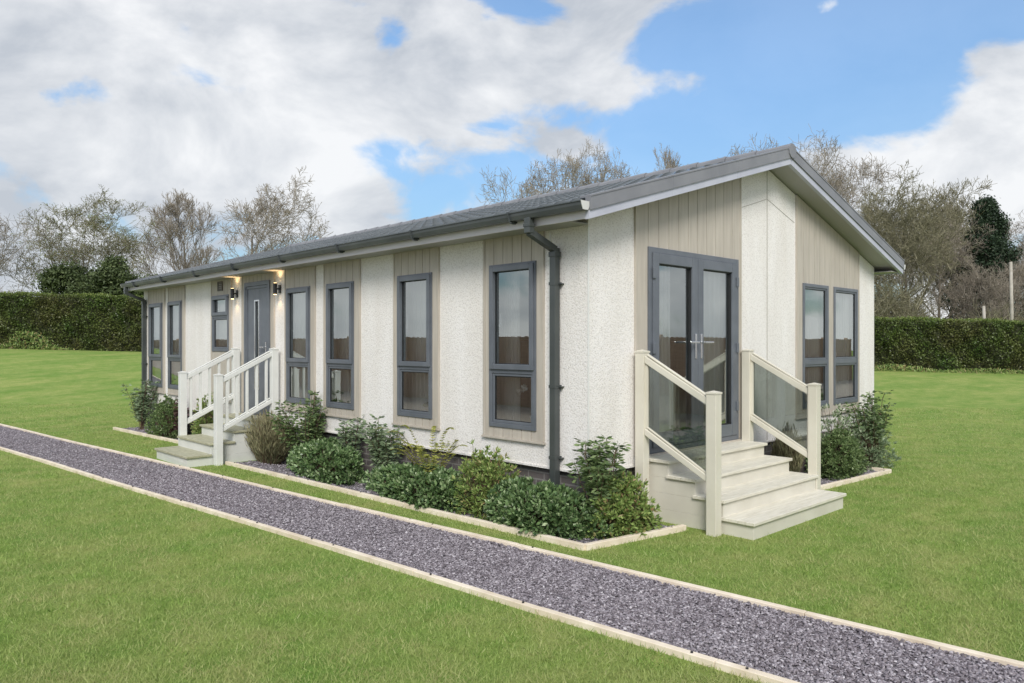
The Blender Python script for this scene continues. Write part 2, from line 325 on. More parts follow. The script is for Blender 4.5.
br.inputs['Color1'].default_value = (0.15, 0.13, 0.125, 1); br.inputs['Color2'].default_value = (0.10, 0.09, 0.09, 1); br.inputs['Mortar'].default_value = (0.22, 0.21, 0.20, 1); l.new(br.outputs['Color'], b.inputs['Base Color'])

# foliage materials
F_laurel = tint_mat('glossy dark leaves', [(0.035, 0.072, 0.028), (0.09, 0.16, 0.06), (0.18, 0.28, 0.11), (0.45, 0.55, 0.32)], 0.38, 0.12, 0.5)
F_fresh = tint_mat('fresh green leaves', [(0.09, 0.15, 0.045), (0.19, 0.29, 0.075), (0.36, 0.46, 0.15), (0.36, 0.23, 0.13)], 0.5, 0.25)
F_grey = tint_mat('grey green leaves', [(0.10, 0.15, 0.08), (0.20, 0.27, 0.15), (0.32, 0.40, 0.25)], 0.6, 0.15)
F_mid = tint_mat('mid green leaves', [(0.055, 0.095, 0.035), (0.13, 0.195, 0.07), (0.26, 0.34, 0.15)], 0.5, 0.2)
F_heather = tint_mat('heather sprays', [(0.11, 0.115, 0.055), (0.19, 0.19, 0.10), (0.28, 0.25, 0.15)], 0.8)
F_fern = tint_mat('golden fern leaves', [(0.20, 0.24, 0.04), (0.34, 0.37, 0.08), (0.46, 0.44, 0.12)], 0.6, 0.25)
F_varie = tint_mat('variegated leaves', [(0.06, 0.12, 0.04), (0.14, 0.22, 0.09), (0.5, 0.55, 0.40), (0.72, 0.74, 0.66)], 0.5, 0.2)
F_purple = tint_mat('purple leaves', [(0.06, 0.03, 0.04), (0.12, 0.06, 0.07), (0.16, 0.12, 0.07)], 0.5)
F_hedge = tint_mat('hedge leaves', [(0.024, 0.05, 0.012), (0.055, 0.10, 0.022), (0.10, 0.165, 0.035), (0.16, 0.22, 0.055)], 0.45, 0.12, noise=(0.9, (0.13, 0.10, 0.045), 0.6))
F_hedgetop = tint_mat('hedge top growth', [(0.09, 0.14, 0.03), (0.16, 0.21, 0.05), (0.22, 0.27, 0.07)], 0.5, 0.25)
F_ever = tint_mat('evergreen needles', [(0.03, 0.048, 0.016), (0.07, 0.10, 0.035), (0.13, 0.165, 0.065)], 0.6, 0.1)
F_conifer = tint_mat('dark conifer needles', [(0.012, 0.026, 0.013), (0.024, 0.046, 0.022), (0.045, 0.075, 0.035)], 0.6)
F_young = tint_mat('young spring leaves', [(0.15, 0.19, 0.08), (0.24, 0.28, 0.12), (0.32, 0.35, 0.16)], 0.5, 0.3)
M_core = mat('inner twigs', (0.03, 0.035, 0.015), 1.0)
M_stem = mat('stems', (0.12, 0.08, 0.05), 0.8)

# ------------------------------------------------------------------ the ground
def lawn():
    Ds = np.concatenate([np.linspace(-40, 0, 9), np.linspace(1, 50, 99), np.geomspace(52, 900, 26)]); Ss = np.linspace(-1, 1, 61)
    v = []
    for D in Ds:
        half = 45+max(D, 0)*1.6
        for s in Ss:
            p = CAM+FWD*float(D)+RGT*float(s*half); v.append((p.x, p.y, gz(p.x, p.y)))
    nS = len(Ss); f = [(i*nS+j, i*nS+j+1, (i+1)*nS+j+1, (i+1)*nS+j) for i in range(len(Ds)-1) for j in range(nS-1)]
    me = np_mesh('lawn', np.array(v), np.array(f)); o = link('lawn', me, M_lawn, None, True); tag(o, kind='structure')
    me.flip_normals()
lawn()
def path_near(y): return -2.879+(10.097-y)*0.0905
def path_far(y): return -2.181+(14.305-y)*0.0880
def strip(name, fl, fr, y0, y1, m, lift, n=60):
    ys = np.linspace(y0, y1, n); v = []
    for y in ys:
        for t in np.linspace(0, 1, 4):
            x = fl(y)*(1-t)+fr(y)*t; v.append((x, y, gz(x, y)+lift))
    f = [(i*4+j, i*4+j+1, (i+1)*4+j+1, (i+1)*4+j) for i in range(n-1) for j in range(3)]
    return link(name, np_mesh(name, np.array(v), np.array(f)), m)
tag(strip('path', path_near, path_far, -9, 30, M_gravelbase, 0.006), kind='structure')
M_drive = mat('beige gravel', (0.3, 0.26, 0.22), 0.9); add_noise(M_drive, (0.24, 0.20, 0.165), (0.42, 0.37, 0.31), 40, 6, 0.35, 0.65, 0.6, 80, 0.01)  # unseen gravel strips, added so the lower panes reflect beige instead of lawn
for nm_, c_ in (('reflection_drive', [(-9.1, -4.9, .004), (-5.3, -4.9, .004), (-5.3, 40, .004), (-9.1, 40, .004)]), ('reflection_drive', [(-9.1, -9.6, .004), (30, -9.6, .004), (30, -4.902, .004), (-9.1, -4.902, .004)])):
    v_ = [(x, y, gz(x, y)+z) for x, y, z in c_]
    if nm_ and c_[2][1] == 40:
        v_ = []; 
        for y in np.linspace(-4.9, 40, 60): v_ += [(-9.1, y, gz(-9.1, y)+.006), (-5.3, y, gz(-5.3, y)+.006)]
        tag(link('reflection_drive', np_mesh('reflection_drive', np.array(v_), np.array([(2*i, 2*i+1, 2*i+3, 2*i+2) for i in range(59)])), M_drive), kind='structure')
    else: tag(link('reflection_drive', np_mesh('reflection_drive', np.array(v_), np.array([(0, 1, 2, 3)])), M_drive), kind='structure')
def edging(name, pts, label, w=0.045, h=0.04):
    bm = MB(); acc = []
    for (x0, y0), (x1, y1) in zip(pts[:-1], pts[1:]):
        L = math.hypot(x1-x0, y1-y0); n = max(1, int(L/1.2))
        for i in range(n):
            a = i/n; c = (i+1)/n; g = 0.0015/L
            p = (x0+(x1-x0)*(a+g), y0+(y1-y0)*(a+g)); q = (x0+(x1-x0)*(c-g), y0+(y1-y0)*(c-g))
            j = random.uniform(-.003, .003)
            bm.beam((p[0], p[1], gz(*p)+h/2-0.012+j), (q[0], q[1], gz(*q)+h/2-0.012+j), w, h+0.024)
    o = tag(bm.build(name, M_timber, None, 0.004), label, 'edging')
    for (x0, y0), (x1, y1) in zip(pts[:-1], pts[1:]):
        L = math.hypot(x1-x0, y1-y0); n = max(1, int(L/1.2))
        for i in range(n):
            for f_ in (.12, .86):
                if random.random() < .35: continue
                t_ = (i+f_)/n; x, y = x0+(x1-x0)*t_, y0+(y1-y0)*t_
                if y > 7: continue
                b = MB(); b.tube([(x, y, gz(x, y)+h-.012), (x, y, gz(x, y)+h+.006)], .008, 8); b.build('screw', M_dark, o)
    return o
wob = lambda f, s: [(f(y)+0.012*math.sin(y*0.9+s), y) for y in np.arange(-8.4, 28, 1.2)]
edging('path_edging', wob(path_near, 0), 'pale timber edging along the near lawn side of the slate path', 0.05)
edging('path_edging', wob(path_far, 2), 'pale timber edging along the house side of the slate path', 0.05)
BED_A = [(-.84, 6.04), (-.75, 4.05), (-.54, -.43), (.64, -.62), (.64, .06), (.06, .06), (.06, 6.04)]
BED_B = [(-.66, 11.9), (-.42, 7.44), (.06, 7.44), (.06, 11.9)]
BED_C = [(2.76, -.60), (5.28, -.76), (5.28, .06), (2.76, .06)]
edging('bed_edging', BED_A[:4], 'pale timber edging of the long planted bed left of the glass-sided steps', 0.05, 0.05)
edging('bed_edging', BED_B[:2], 'pale timber edging of the short bed beyond the side door steps', 0.05, 0.05)
edging('bed_edging', BED_C[:2]+[(5.28, -.1)], 'pale timber edging of the bed right of the glass-sided steps', 0.05, 0.05)
def poly_in(poly, x, y):
    c = np.zeros(len(x), bool); n = len(poly)
    for i in range(n):
        x0, y0 = poly[i]; x1, y1 = poly[(i+1) % n]
        cond = ((y0 > y) != (y1 > y)); t = (x1-x0)*(y-y0)/((y1-y0) if y1 != y0 else 1e-9)+x0
        c ^= cond & (x < t)
    return c
for P in (BED_A, BED_B, BED_C):
    mb = MB(); vs = [mb.bm.verts.new((x, y, 0.008)) for x, y in P]; mb.bm.faces.new(vs); tag(mb.build('flower_bed', M_gravelbase), kind='structure')

def chips(name, X, Y, size, lift, label, cat):
    n = len(X); Z = ground(X, Y)+lift+RNG.random(n)*0.014
    a = RNG.random(n)*2*math.pi; tx = RNG.normal(0, .35, n); ty = RNG.normal(0, .35, n)
    L = size*RNG.uniform(.5, 1.35, n); Wd = L*RNG.uniform(.35, .8, n); T = L*RNG.uniform(.12, .28, n)
    ex = np.stack([np.cos(a), np.sin(a), tx], 1); ex = unit(ex); ey = unit(np.cross(np.stack([ty, ty*0, np.ones(n)], 1), ex)); ez = np.cross(ex, ey)
    C = np.stack([X, Y, Z], 1); vs = []
    for z in (-1, 1):
        for (p, q) in ((-1, -.6), (.3, -1), (1, .2), (-.2, 1)):
            k = 0.82 if z > 0 else 1
            vs.append(C+ex*(L*p*k/2)[:, None]+ey*(Wd*q*k/2)[:, None]+ez*(T*z/2)[:, None])
    v = np.stack(vs, 1).reshape(-1, 3); base = np.arange(n)[:, None]*8
    fs = np.concatenate([base+np.array(q) for q in ((4,5,6,7),(0,1,5,4),(1,2,6,5),(2,3,7,6),(3,0,4,7))], 0)
    t = np.tile(np.clip(RNG.beta(2, 2.4, n), 0, 1), 5)
    o = link(name, np_mesh(name, v, fs, t), M_slate); tag(o, label, cat, kind='stuff'); return o
# path chippings: dense near the camera, thinner far away where the bed texture carries on
ys = np.concatenate([RNG.uniform(-4.5, 1, 46000), RNG.uniform(1, 6, 28000), RNG.uniform(6, 18, 24000)]); t = RNG.uniform(0.01, .99, len(ys))
xs = path_near(ys)*(1-t)+path_far(ys)*t
chips('slate_chippings', xs, ys, 0.0235, 0.008, 'purple grey slate chippings covering the garden path', 'gravel')
bx_, by_ = RNG.uniform(-.8, 5.6, 60000), RNG.uniform(-.75, 12.4, 60000)
k = poly_in(BED_A, bx_, by_) | poly_in(BED_B, bx_, by_) | poly_in(BED_C, bx_, by_)
chips('slate_mulch', bx_[k], by_[k], 0.032, 0.01, 'purple grey slate chippings mulching the planted beds', 'gravel')

def grass():
    n = 520000
    # distance from the camera, denser near it
    D = 3.2+(RNG.random(n)**1.6)*16; S = RNG.uniform(-.80, .80, n)*D
    x = CAM.x+FWD.x*D+RGT.x*S; y = CAM.y+FWD.y*D+RGT.y*S
    bad = (x > path_near(y)-.035) & (x < path_far(y)+.035)
    for P in (BED_A, BED_B, BED_C): bad |= poly_in(P, x, y)
    bad |= (x > -.03) & (x < 6.8) & (y > -.03) & (y < 12.3)
    bad |= (x > .74) & (x < 2.68) & (y > -1.26) & (y < .1)
    bad |= (x > -1.42) & (x < .1) & (y > 6.06) & (y < 7.42)
    x, y, D = x[~bad], y[~bad], D[~bad]; n = len(x)
    h = .010+.034*RNG.random(n)**2; w = RNG.uniform(.0016, .003, n)*(1+D*0.10); a = RNG.random(n)*2*math.pi
    z = ground(x, y)-0.002; lean = RNG.normal(0, .6, (n, 2))*h[:, None]
    c = np.stack([x, y, z], 1); s = np.stack([np.cos(a), np.sin(a), 0*a], 1)*w[:, None]
    tip = c+np.stack([lean[:, 0], lean[:, 1], h], 1)
    v = np.stack([c-s, c+s, tip], 1).reshape(-1, 3)
    t = np.clip(RNG.normal(.5, .22, n), 0, 1)
    o = link('grass', np_mesh('grass', v, np.arange(3*n).reshape(n, 3), t), M_blade)
    tag(o, 'short mown green grass of the lawn on both sides of the path', 'grass', kind='stuff')
grass()

# ------------------------------------------------------------------ the park home
HW, HL = 6.757, 12.2; RX = HW/2
def LW(s, d, z): return (-d, s, z)         # long wall: s along it, d outwards
def EW(s, d, z): return (s, -d, z)         # gable wall
def FE(s, d, z): return (s, HL+d, z)       # far gable
def BW(s, d, z): return (HW+d, s, z)       # rear wall
EO, GO, SL = 0.32, 0.30, 0.292
def under(x): return 2.81+SL*(min(x, HW-x)+EO)
def top(x): return 2.985+SL*(min(x, HW-x)+EO)
home = empty('park_home'); tag(home, 'single-storey cream rendered park home with taupe cladding strips and grey tiled roof', 'house')
TH = 0.12; ZB = 0.52
def wall_cols(bm, M, s0, s1, openings, topf, breaks=(), zb=ZB):
    cuts = sorted({s0, s1, *breaks, *[o[0] for o in openings], *[o[1] for o in openings]})
    for a, c in zip(cuts[:-1], cuts[1:]):
        op = [o for o in openings if o[0] <= a+1e-6 and o[1] >= c-1e-6]
        if not op: bm.prism([(a, zb), (c, zb), (c, topf(c)), (a, topf(a))], 0, -TH, M)
        else:
            o = op[0]
            if o[2] > zb+.005: bm.prism([(a, zb), (c, zb), (c, o[2]), (a, o[2])], 0, -TH, M)
            bm.prism([(a, o[3]), (c, o[3]), (c, topf(c)), (a, topf(a))], 0, -TH, M)
ZW0, ZW1 = 0.86, 2.542
LWIN = [(0.65, 1.335), (2.32, 2.998), (3.985, 4.675), (5.136, 5.837), (10.009, 10.72), (11.045, 11.799)]
L_OPEN = [(a, c, ZW0, ZW1) for a, c in LWIN]+[(7.893, 8.582, 1.594, 2.556), (6.371, 7.273, 0.60, 2.704)]
E_OPEN = [(0.892, 2.641, 0.60, 2.70), (4.30, 5.07, .868, 2.525), (5.25, 6.072, .868, 2.525)]
bm = MB(); wall_cols(bm, LW, 0, HL, L_OPEN, lambda s: 2.895); bm.build('wall', M_render, home)
bm = MB(); wall_cols(bm, EW, TH, HW-TH, E_OPEN, lambda s: under(s)-.004, (RX,))
bm.prism([(0, ZB), (TH, ZB), (TH, under(TH)-.004), (0, under(0)-.004)], 0, -TH*.0-.0, EW) if False else None
bm.build('wall', M_render, home)
# corner pieces of the gable wall so that its render runs to both corners
bm = MB()
bm.prism([(0.0, ZB), (TH, ZB), (TH, under(TH)-.004), (0.0, under(0)-.006)], .002, 0.0, EW); bm.build('corner_render', M_render, home); bm = MB()
bm.prism([(HW-TH, ZB), (HW, ZB), (HW, under(HW)-.006), (HW-TH, under(HW-TH)-.004)], .002, -TH, EW); 
bm.build('corner_render', M_render, home)
bm = MB(); wall_cols(bm, FE, TH, HW-TH, [], lambda s: under(s)-.004, (RX,)); bm.build('wall', M_render, home)
bm = MB(); wall_cols(bm, BW, TH+.001, HL, [], lambda s: 2.895); bm.build('wall', M_render, home)
# bell-cast lip along the bottom of the render
bm = MB()
bm.prism([(-.0, ZB-.012), (HL, ZB-.012), (HL, ZB+.008), (0, ZB+.008)], .001, .014, LW)
bm.prism([(-.014, ZB-.012), (HW+.014, ZB-.012), (HW+.014, ZB+.008), (-.014, ZB+.008)], .003, .015, EW); bm.build('render_bead', M_render, home)
# skirt
bm = MB()
bm.prism([(0.05, -.2), (HL-.05, -.2), (HL-.05, ZB-.002), (.05, ZB-.002)], -.05, -.12, LW)
bm.prism([(0.121, -.2), (HW-.121, -.2), (HW-.121, ZB-.002), (.121, ZB-.002)], -.05, -.12, EW)
bm.prism([(0.121, -.2), (HW-.121, -.2), (HW-.121, ZB-.002), (.121, ZB-.002)], -.05, -.12, FE)
bm.prism([(0.05, -.2), (HL-.05, -.2), (HL-.05, ZB-.002), (.05, ZB-.002)], -.05, -.12, BW); bm.build('skirt', M_skirt, home)
# cladding
def cladding(M, s0, s1, zb, topf, openings, pitch=.17, breaks=(), dup_groove=True):
    n = max(1, round((s1-s0-.06)/pitch)); edges = [s0+.03+(s1-s0-.06)*i/n for i in range(n+1)]
    bm = MB()
    ops = [o for o in openings if o[0] >= s0-.01 and o[1] <= s1+.01]
    cuts = sorted({*edges, *breaks, *[o[0] for o in ops], *[o[1] for o in ops]})
    def zspans(a, c):
        op = [o for o in ops if o[0] <= a+1e-6 and o[1] >= c-1e-6]
        if not op: return [(zb, None)]
        r = [(op[0][3], None)]
        if op[0][2] > zb+.01: r.append((zb, op[0][2]))
        return r
    for a, c in zip(cuts[:-1], cuts[1:]):
        if c-a < 1e-4: continue
        ga = .0035 if any(abs(a-e_) < 1e-6 for e_ in edges) else 0; gc = .0035 if any(abs(c-e_) < 1e-6 for e_ in edges) else 0
        for lo, hi in zspans(a, c):
            ta = topf(a) if hi is None else hi; tc_ = topf(c) if hi is None else hi
            bm.prism([(a, lo), (c, lo), (c, tc_), (a, ta)], .001, .007, M)
            if c-gc > a+ga+.002: bm.prism([(a+ga, lo), (c-gc, lo), (c-gc, tc_-.002), (a+ga, ta-.002)], .007, .018, M)
    o = bm.build('cladding', M_clad, home)
    bm = MB()
    bm.prism([(s0, zb), (s0+.03, zb), (s0+.03, topf(s0+.03)-.003), (s0, topf(s0)-.003)], .001, .024, M); bm.build('trim', M_clad, o, .002); bm = MB()
    bm.prism([(s1-.03, zb), (s1, zb), (s1, topf(s1)-.003), (s1-.03, topf(s1-.03)-.003)], .001, .024, M); bm.build('trim', M_clad, o, .002)
    if zb > .65:
        bm = MB(); bm.prism([(s0-.012, zb-.022), (s1+.012, zb-.022), (s1+.012, zb-.001), (s0-.012, zb-.001)], .001, .036, M); bm.build('drip_sill', M_clad, o, .002)
LT = lambda s: 2.885
for s0, s1, zb in [(.551, 1.442, .76), (2.202, 3.097, .76), (3.848, 4.769, .76), (5.009, 5.91, .76), (6.245, 7.398, .615), (7.793, 8.647, .76), (9.884, 10.742, .76), (10.934, 11.889, .76)]:
    cladding(LW, s0, s1, zb, LT, L_OPEN, .14)
ET = lambda s: under(s)-.006
cladding(EW, .695, 2.732, .615, ET, E_OPEN, .178); cladding(EW, 4.135, 6.148, .76, ET, E_OPEN, .165)
# expansion joints in the middle render panel and white corner beads
bm = MB(); bm.prism([(RX-.006, ZB+.02), (RX+.006, ZB+.02), (RX+.006, under(RX)-.02), (RX-.006, under(RX)-.02)], .001, .004, EW)
for s_ in (-1, 1):
    a = RX+s_*.008; c = RX+s_*.72; bm.prism([(a, under(a)-.385), (c, under(c)-.385), (c, under(c)-.378), (a, under(a)-.378)], .001, .004, EW)
bm.build('joint', mat('joint sealant', (0.42, 0.40, 0.36), 0.8), home)
bm = MB()
for s_ in (1.452, 1.97): pass
bm.prism([(-.006, ZB), (.012, ZB), (.012, 2.80), (-.006, 2.80)], .002, .007, EW); bm.prism([(.47, .52+.01), (.49, .53), (.49, 2.80), (.47, 2.80)], .001, .006, LW); bm.build('corner_bead', M_white, home)

def pane(M, s0, s1, z0, z1, d, parent, m=None, name='pane'):
    v = [Vector(M(x, d, z)) for x, z in ((s0, z0), (s1, z0), (s1, z1), (s0, z1))]
    nout = Vector(M(0, 1, 0))-Vector(M(0, 0, 0))
    if (v[1]-v[0]).cross(v[2]-v[0]).dot(nout) < 0: v = v[::-1]
    me = bpy.data.meshes.new(name); me.from_pydata([tuple(p) for p in v], [], [(0, 1, 2, 3)]); me.update()
    return link(name, me, m or M_glass, parent)
def window(M, s0, s1, z0, z1, zt, sash_proud=True, flip=False):
    fw = .045; d0, d1 = -.035, .034
    bm = MB()
    bm.prism([(s0, z0), (s0+fw, z0), (s0+fw, z1), (s0, z1)], d0, d1, M); bm.prism([(s1-fw, z0), (s1, z0), (s1, z1), (s1-fw, z1)], d0, d1, M)
    bm.prism([(s0+fw, z0), (s1-fw, z0), (s1-fw, z0+fw), (s0+fw, z0+fw)], d0, d1-.002, M); bm.prism([(s0+fw, z1-fw), (s1-fw, z1-fw), (s1-fw, z1), (s0+fw, z1)], d0, d1-.002, M)
    bm.prism([(s0+fw, zt-.032), (s1-fw, zt-.032), (s1-fw, zt+.032), (s0+fw, zt+.032)], d0, d1-.004, M)
    w = bm.build('window', M_frame, home, .003)
    def sash(a, c, lo, hi, dd, sw=.042):
        b2 = MB(); e0 = -.02
        b2.prism([(a, lo), (a+sw, lo), (a+sw, hi), (a, hi)], e0, dd, M); b2.prism([(c-sw, lo), (c, lo), (c, hi), (c-sw, hi)], e0, dd, M)
        b2.prism([(a+sw, lo), (c-sw, lo), (c-sw, lo+sw), (a+sw, lo+sw)], e0, dd-.001, M); b2.prism([(a+sw, hi-sw), (c-sw, hi-sw), (c-sw, hi), (a+sw, hi)], e0, dd-.001, M)
        b2.build('sash', M_frame, w, .004)
        b3 = MB(); g = .008      # gasket round the glass
        A, C, LO, HI = a+sw, c-sw, lo+sw, hi-sw
        b3.prism([(A, LO), (A+g, LO), (A+g, HI), (A, HI)], 0, .012, M); b3.prism([(C-g, LO), (C, LO), (C, HI), (C-g, HI)], 0, .012, M)
        b3.prism([(A+g, LO), (C-g, LO), (C-g, LO+g), (A+g, LO+g)], 0, .011, M); b3.prism([(A+g, HI-g), (C-g, HI-g), (C-g, HI), (A+g, HI)], 0, .011, M)
        b3.build('gasket', M_gasket, w)
        pane(M, A, C, LO, HI, .004, w)
    if sash_proud: sash(s0+.02, s1-.02, zt+.008, z1-.02, .052, .055)
    else: sash(s0+fw, s1-fw, zt+.032, z1-fw, .022, .025)
    sash(s0+fw, s1-fw, z0+fw, zt-.032, .022, .028)
    if sash_proud:
        b5 = MB(); a = s1-.105; zc = (zt+z1)/2-.1
        b5.prism([(a, zc-.01), (a+.02, zc-.01), (a+.02, zc+.14), (a, zc+.14)], -.045, -.06, M); b5.prism([(a, zc+.0), (a+.018, zc+.0), (a+.018, zc+.03), (a, zc+.03)], -.022, -.045, M)
        b5.build('handle', M_white, w, .003)
    return w
for a, c in LWIN: window(LW, a, c, ZW0, ZW1, 1.45)
window(LW, 7.893, 8.582, 1.594, 2.556, 2.20)
window(EW, 4.30, 5.07, .868, 2.525, 1.475, False); window(EW, 5.25, 6.072, .868, 2.525, 1.475, False)

def rect_frame(bm, M, s0, s1, z0, z1, w, d0, d1, wb=None):
    wb = wb or w
    bm.prism([(s0, z0), (s0+w, z0), (s0+w, z1), (s0, z1)], d0, d1, M); bm.prism([(s1-w, z0), (s1, z0), (s1, z1), (s1-w, z1)], d0, d1, M)
    bm.prism([(s0+w, z0), (s1-w, z0), (s1-w, z0+wb), (s0+w, z0+wb)], d0, d1-.001, M); bm.prism([(s0+w, z1-w), (s1-w, z1-w), (s1-w, z1), (s0+w, z1)], d0, d1-.001, M)
# french doors
s0, s1, z0, z1 = .892, 2.641, .615, 2.70
bm = MB(); rect_frame(bm, EW, s0, s1, z0, z1, .055, -.05, .036); fr = bm.build('door_frame', M_frame, home, .003)
mid = (s0+s1)/2
bm = MB(); bm.box((s0-.02, -.0, .585), (s1+.02, -.055, .613)); bm.build('threshold', M_clad, home, .003)
for a, c, sg in ((s0+.057, mid-.003, 1), (mid+.003, s1-.057, -1)):
    bm = MB(); rect_frame(bm, EW, a, c, z0+.057, z1-.057, .105, -.03, .05, .13); d = bm.build('door', M_frame, home, .006)
    d['label'] = 'left leaf of the glazed double door' if sg > 0 else 'right leaf of the glazed double door'
    bm = MB(); rect_frame(bm, EW, a+.105, c-.105, z0+.187, z1-.162, .009, -.012, .03); bm.build('gasket', M_gasket, d)
    pane(EW, a+.112, c-.112, z0+.194, z1-.169, .004, d)
    hs = (c-.05) if sg > 0 else (a+.05); hb = MB()
    hb.prism([(hs-.016, 1.56), (hs+.016, 1.56), (hs+.016, 1.83), (hs-.016, 1.83)], .051, .060, EW)
    hb.prism([(hs-.008, 1.73), (hs+.008, 1.73), (hs+.008, 1.746), (hs-.008, 1.746)], .060, .095, EW)
    hb.prism([(hs-.008, 1.728), (hs-sg*.17, 1.728), (hs-sg*.17, 1.748), (hs-.008, 1.748)] if sg > 0 else [(hs+.008, 1.728), (hs+.17, 1.728), (hs+.17, 1.748), (hs+.008, 1.748)], .095, .110, EW)
    hb.build('handle', M_silver, d, .003)
    hg = MB(); hx = (a-.015) if sg > 0 else (c-.03)
    for zz in (.95, 1.62, 2.38):
        hg = MB(); hg.prism([(hx, zz), (hx+.045, zz), (hx+.045, zz+.11), (hx, zz+.11)], .048, .066, EW); hg.build('hinge', M_frame, d, .004)
# side door
s0, s1, z0, z1 = 6.371, 7.273, .615, 2.704
bm = MB(); rect_frame(bm, LW, s0, s1, z0, z1, .065, -.05, .04); bm.build('door_frame', M_frame, home, .003)
bm = MB(); rect_frame(bm, LW, s0+.067, s1-.067, z0+.067, z1-.067, .04, -.03, .03)
a, c = s0+.107, s1-.107; gm = (a+c)/2; gw = .075
bm.prism([(a, z0+.107), (gm-gw, z0+.107), (gm-gw, z1-.107), (a, z1-.107)], -.02, .018, LW); bm.prism([(gm+gw, z0+.107), (c, z0+.107), (c, z1-.107), (gm+gw, z1-.107)], -.02, .018, LW)
bm.prism([(gm-gw, z0+.107), (gm+gw, z0+.107), (gm+gw, z0+.40), (gm-gw, z0+.40)], -.02, .018, LW); bm.prism([(gm-gw, z1-.30), (gm+gw, z1-.30), (gm+gw, z1-.107), (gm-gw, z1-.107)], -.02, .018, LW)
d = bm.build('door', M_frame, home, .003)
bm = MB(); rect_frame(bm, LW, gm-gw-.012, gm+gw+.012, z0+.388, z1-.288, .022, .0185, .030); bm.build('glazing_trim', M_silver, d)
pane(LW, gm-gw, gm+gw, z0+.40, z1-.30, .0, d)
hb = MB(); hs = s0+.14
hb.prism([(hs-.016, 1.50), (hs+.016, 1.50), (hs+.016, 1.75), (hs-.016, 1.75)], .019, .030, LW); hb.prism([(hs-.008, 1.66), (hs+.13, 1.66), (hs+.13, 1.68), (hs-.008, 1.68)], .06, .075, LW)
hb.prism([(hs-.008, 1.66), (hs+.008, 1.66), (hs+.008, 1.68), (hs-.008, 1.68)], .030, .060, LW); hb.build('handle', M_silver, d, .003)
# vent above the small window
bm = MB(); rect_frame(bm, LW, 8.14, 8.34, 2.63, 2.79, .02, .018, .034)
for i in range(4): bm.prism([(8.16, 2.655+i*.03), (8.32, 2.655+i*.03), (8.32, 2.672+i*.03), (8.16, 2.672+i*.03)], .018, .030, LW)
bm.build('vent', mat('brown vent', (0.10, 0.085, 0.07), 0.5), home)

# roof ---------------------------------------------------------------
Y0, Y1 = -GO, HL+.06
def tiles(sign):
    nC = 12; run = RX+EO+.03; pl = run/nC; pit = .20; ny = int(round((Y1-Y0-.10)/pit)); per = 12
    ysv = np.linspace(Y0+.05, Y1-.05, ny*per+1); v = []; rows = []
    for cse in range(nC):
        for (t, lift) in ((0.0, .004), (0.0, .032), (0.5, .024), (1.0, .016)):
            rows.append(((cse+t)*pl, lift))
    for rr, (xr, lift) in enumerate(rows):
        x = -EO-.03+xr
        z = 2.945+SL*(x+EO)
        for j, y in enumerate(ysv):
            ph = ((j % per)/per+ (rr//4 % 2)*0.0) % 1.0
            w = .048*abs(math.sin(math.pi*ph))**.8-.008
            X = x if sign < 0 else HW-x
            k = (0.25 if rr % 4 == 0 else 1.0)
            v.append((X, y, z+lift+w*k-.01))
    nY = len(ysv); f = [(i*nY+j, i*nY+j+1, (i+1)*nY+j+1, (i+1)*nY+j) for i in range(len(rows)-1) for j in range(nY-1)]
    return np_mesh('roof_tiles', np.array(v), np.array(f))
M_tile = mat('roof tile', (0.13, 0.14, 0.145), 0.24, spec=0.8); add_noise(M_tile, (0.045, 0.054, 0.058), (0.095, 0.108, 0.113), 2.2, 8, 0.3, 0.7, 0.25, 120, 0.003)
roof = None
bm = MB()
for a, c in ((-EO, RX), (RX, HW+EO)):
    bm.prism([(a, 2.82+SL*(min(a, HW-a)+EO)), (c, 2.82+SL*(min(c, HW-c)+EO)), (c, 2.93+SL*(min(c, HW-c)+EO)), (a, 2.93+SL*(min(a, HW-a)+EO))], GO-.045, -(Y1-.045), EW)
roof = bm.build('roof', M_soffit, home)
link('roof_tiles', tiles(-1), M_tile, roof); link('roof_tiles', tiles(1), M_tile, roof)
bm = MB(); yy = Y0
while yy < Y1-.05:     # ridge caps
    e1 = min(yy+.42, Y1)
    for s_ in (0, 1):
        bm.tube([(RX, yy+.002, 4.05), (RX, e1-.004, 4.043)], [.082, .076], 10) if s_ == 0 else None
    yy = e1
bm.build('ridge', M_verge, roof, 0)
for M_, g0 in ((EW, GO), (FE, .06)):
    bm = MB(); bm2 = MB(); bm3 = MB()
    for side in (0, 1):
        segs = 3
        for i in range(segs):
            a = -EO-.02+(RX+EO+.02)*i/segs+(.002 if i else 0); c = -EO-.02+(RX+EO+.02)*(i+1)/segs
            q = lambda x, h: (x if side == 0 else HW-x, h+SL*(x+EO))
            bm.prism([q(a, 2.885), q(c, 2.885), q(c, 3.0), q(a, 3.0)], g0-.04, g0+.022, M_)
            bm3.prism([q(a, 3.001), q(c, 3.001), q(c, 3.016), q(a, 3.016)], g0-.10, g0+.028, M_)
            bm2.prism([q(a, 2.808), q(c, 2.808), q(c, 2.8845), q(a, 2.8845)], g0-.04, g0+.006, M_)
    bm.build('verge_trim', M_verge, roof); bm2.build('bargeboard', M_strip, roof); bm3.build('verge_cap', M_verge, roof)
    bm = MB(); bm.tube([M_(RX, g0-.05, 4.045), M_(RX, g0+.034, 4.045)], .088, 12); bm.build('ridge_end', M_verge, roof)
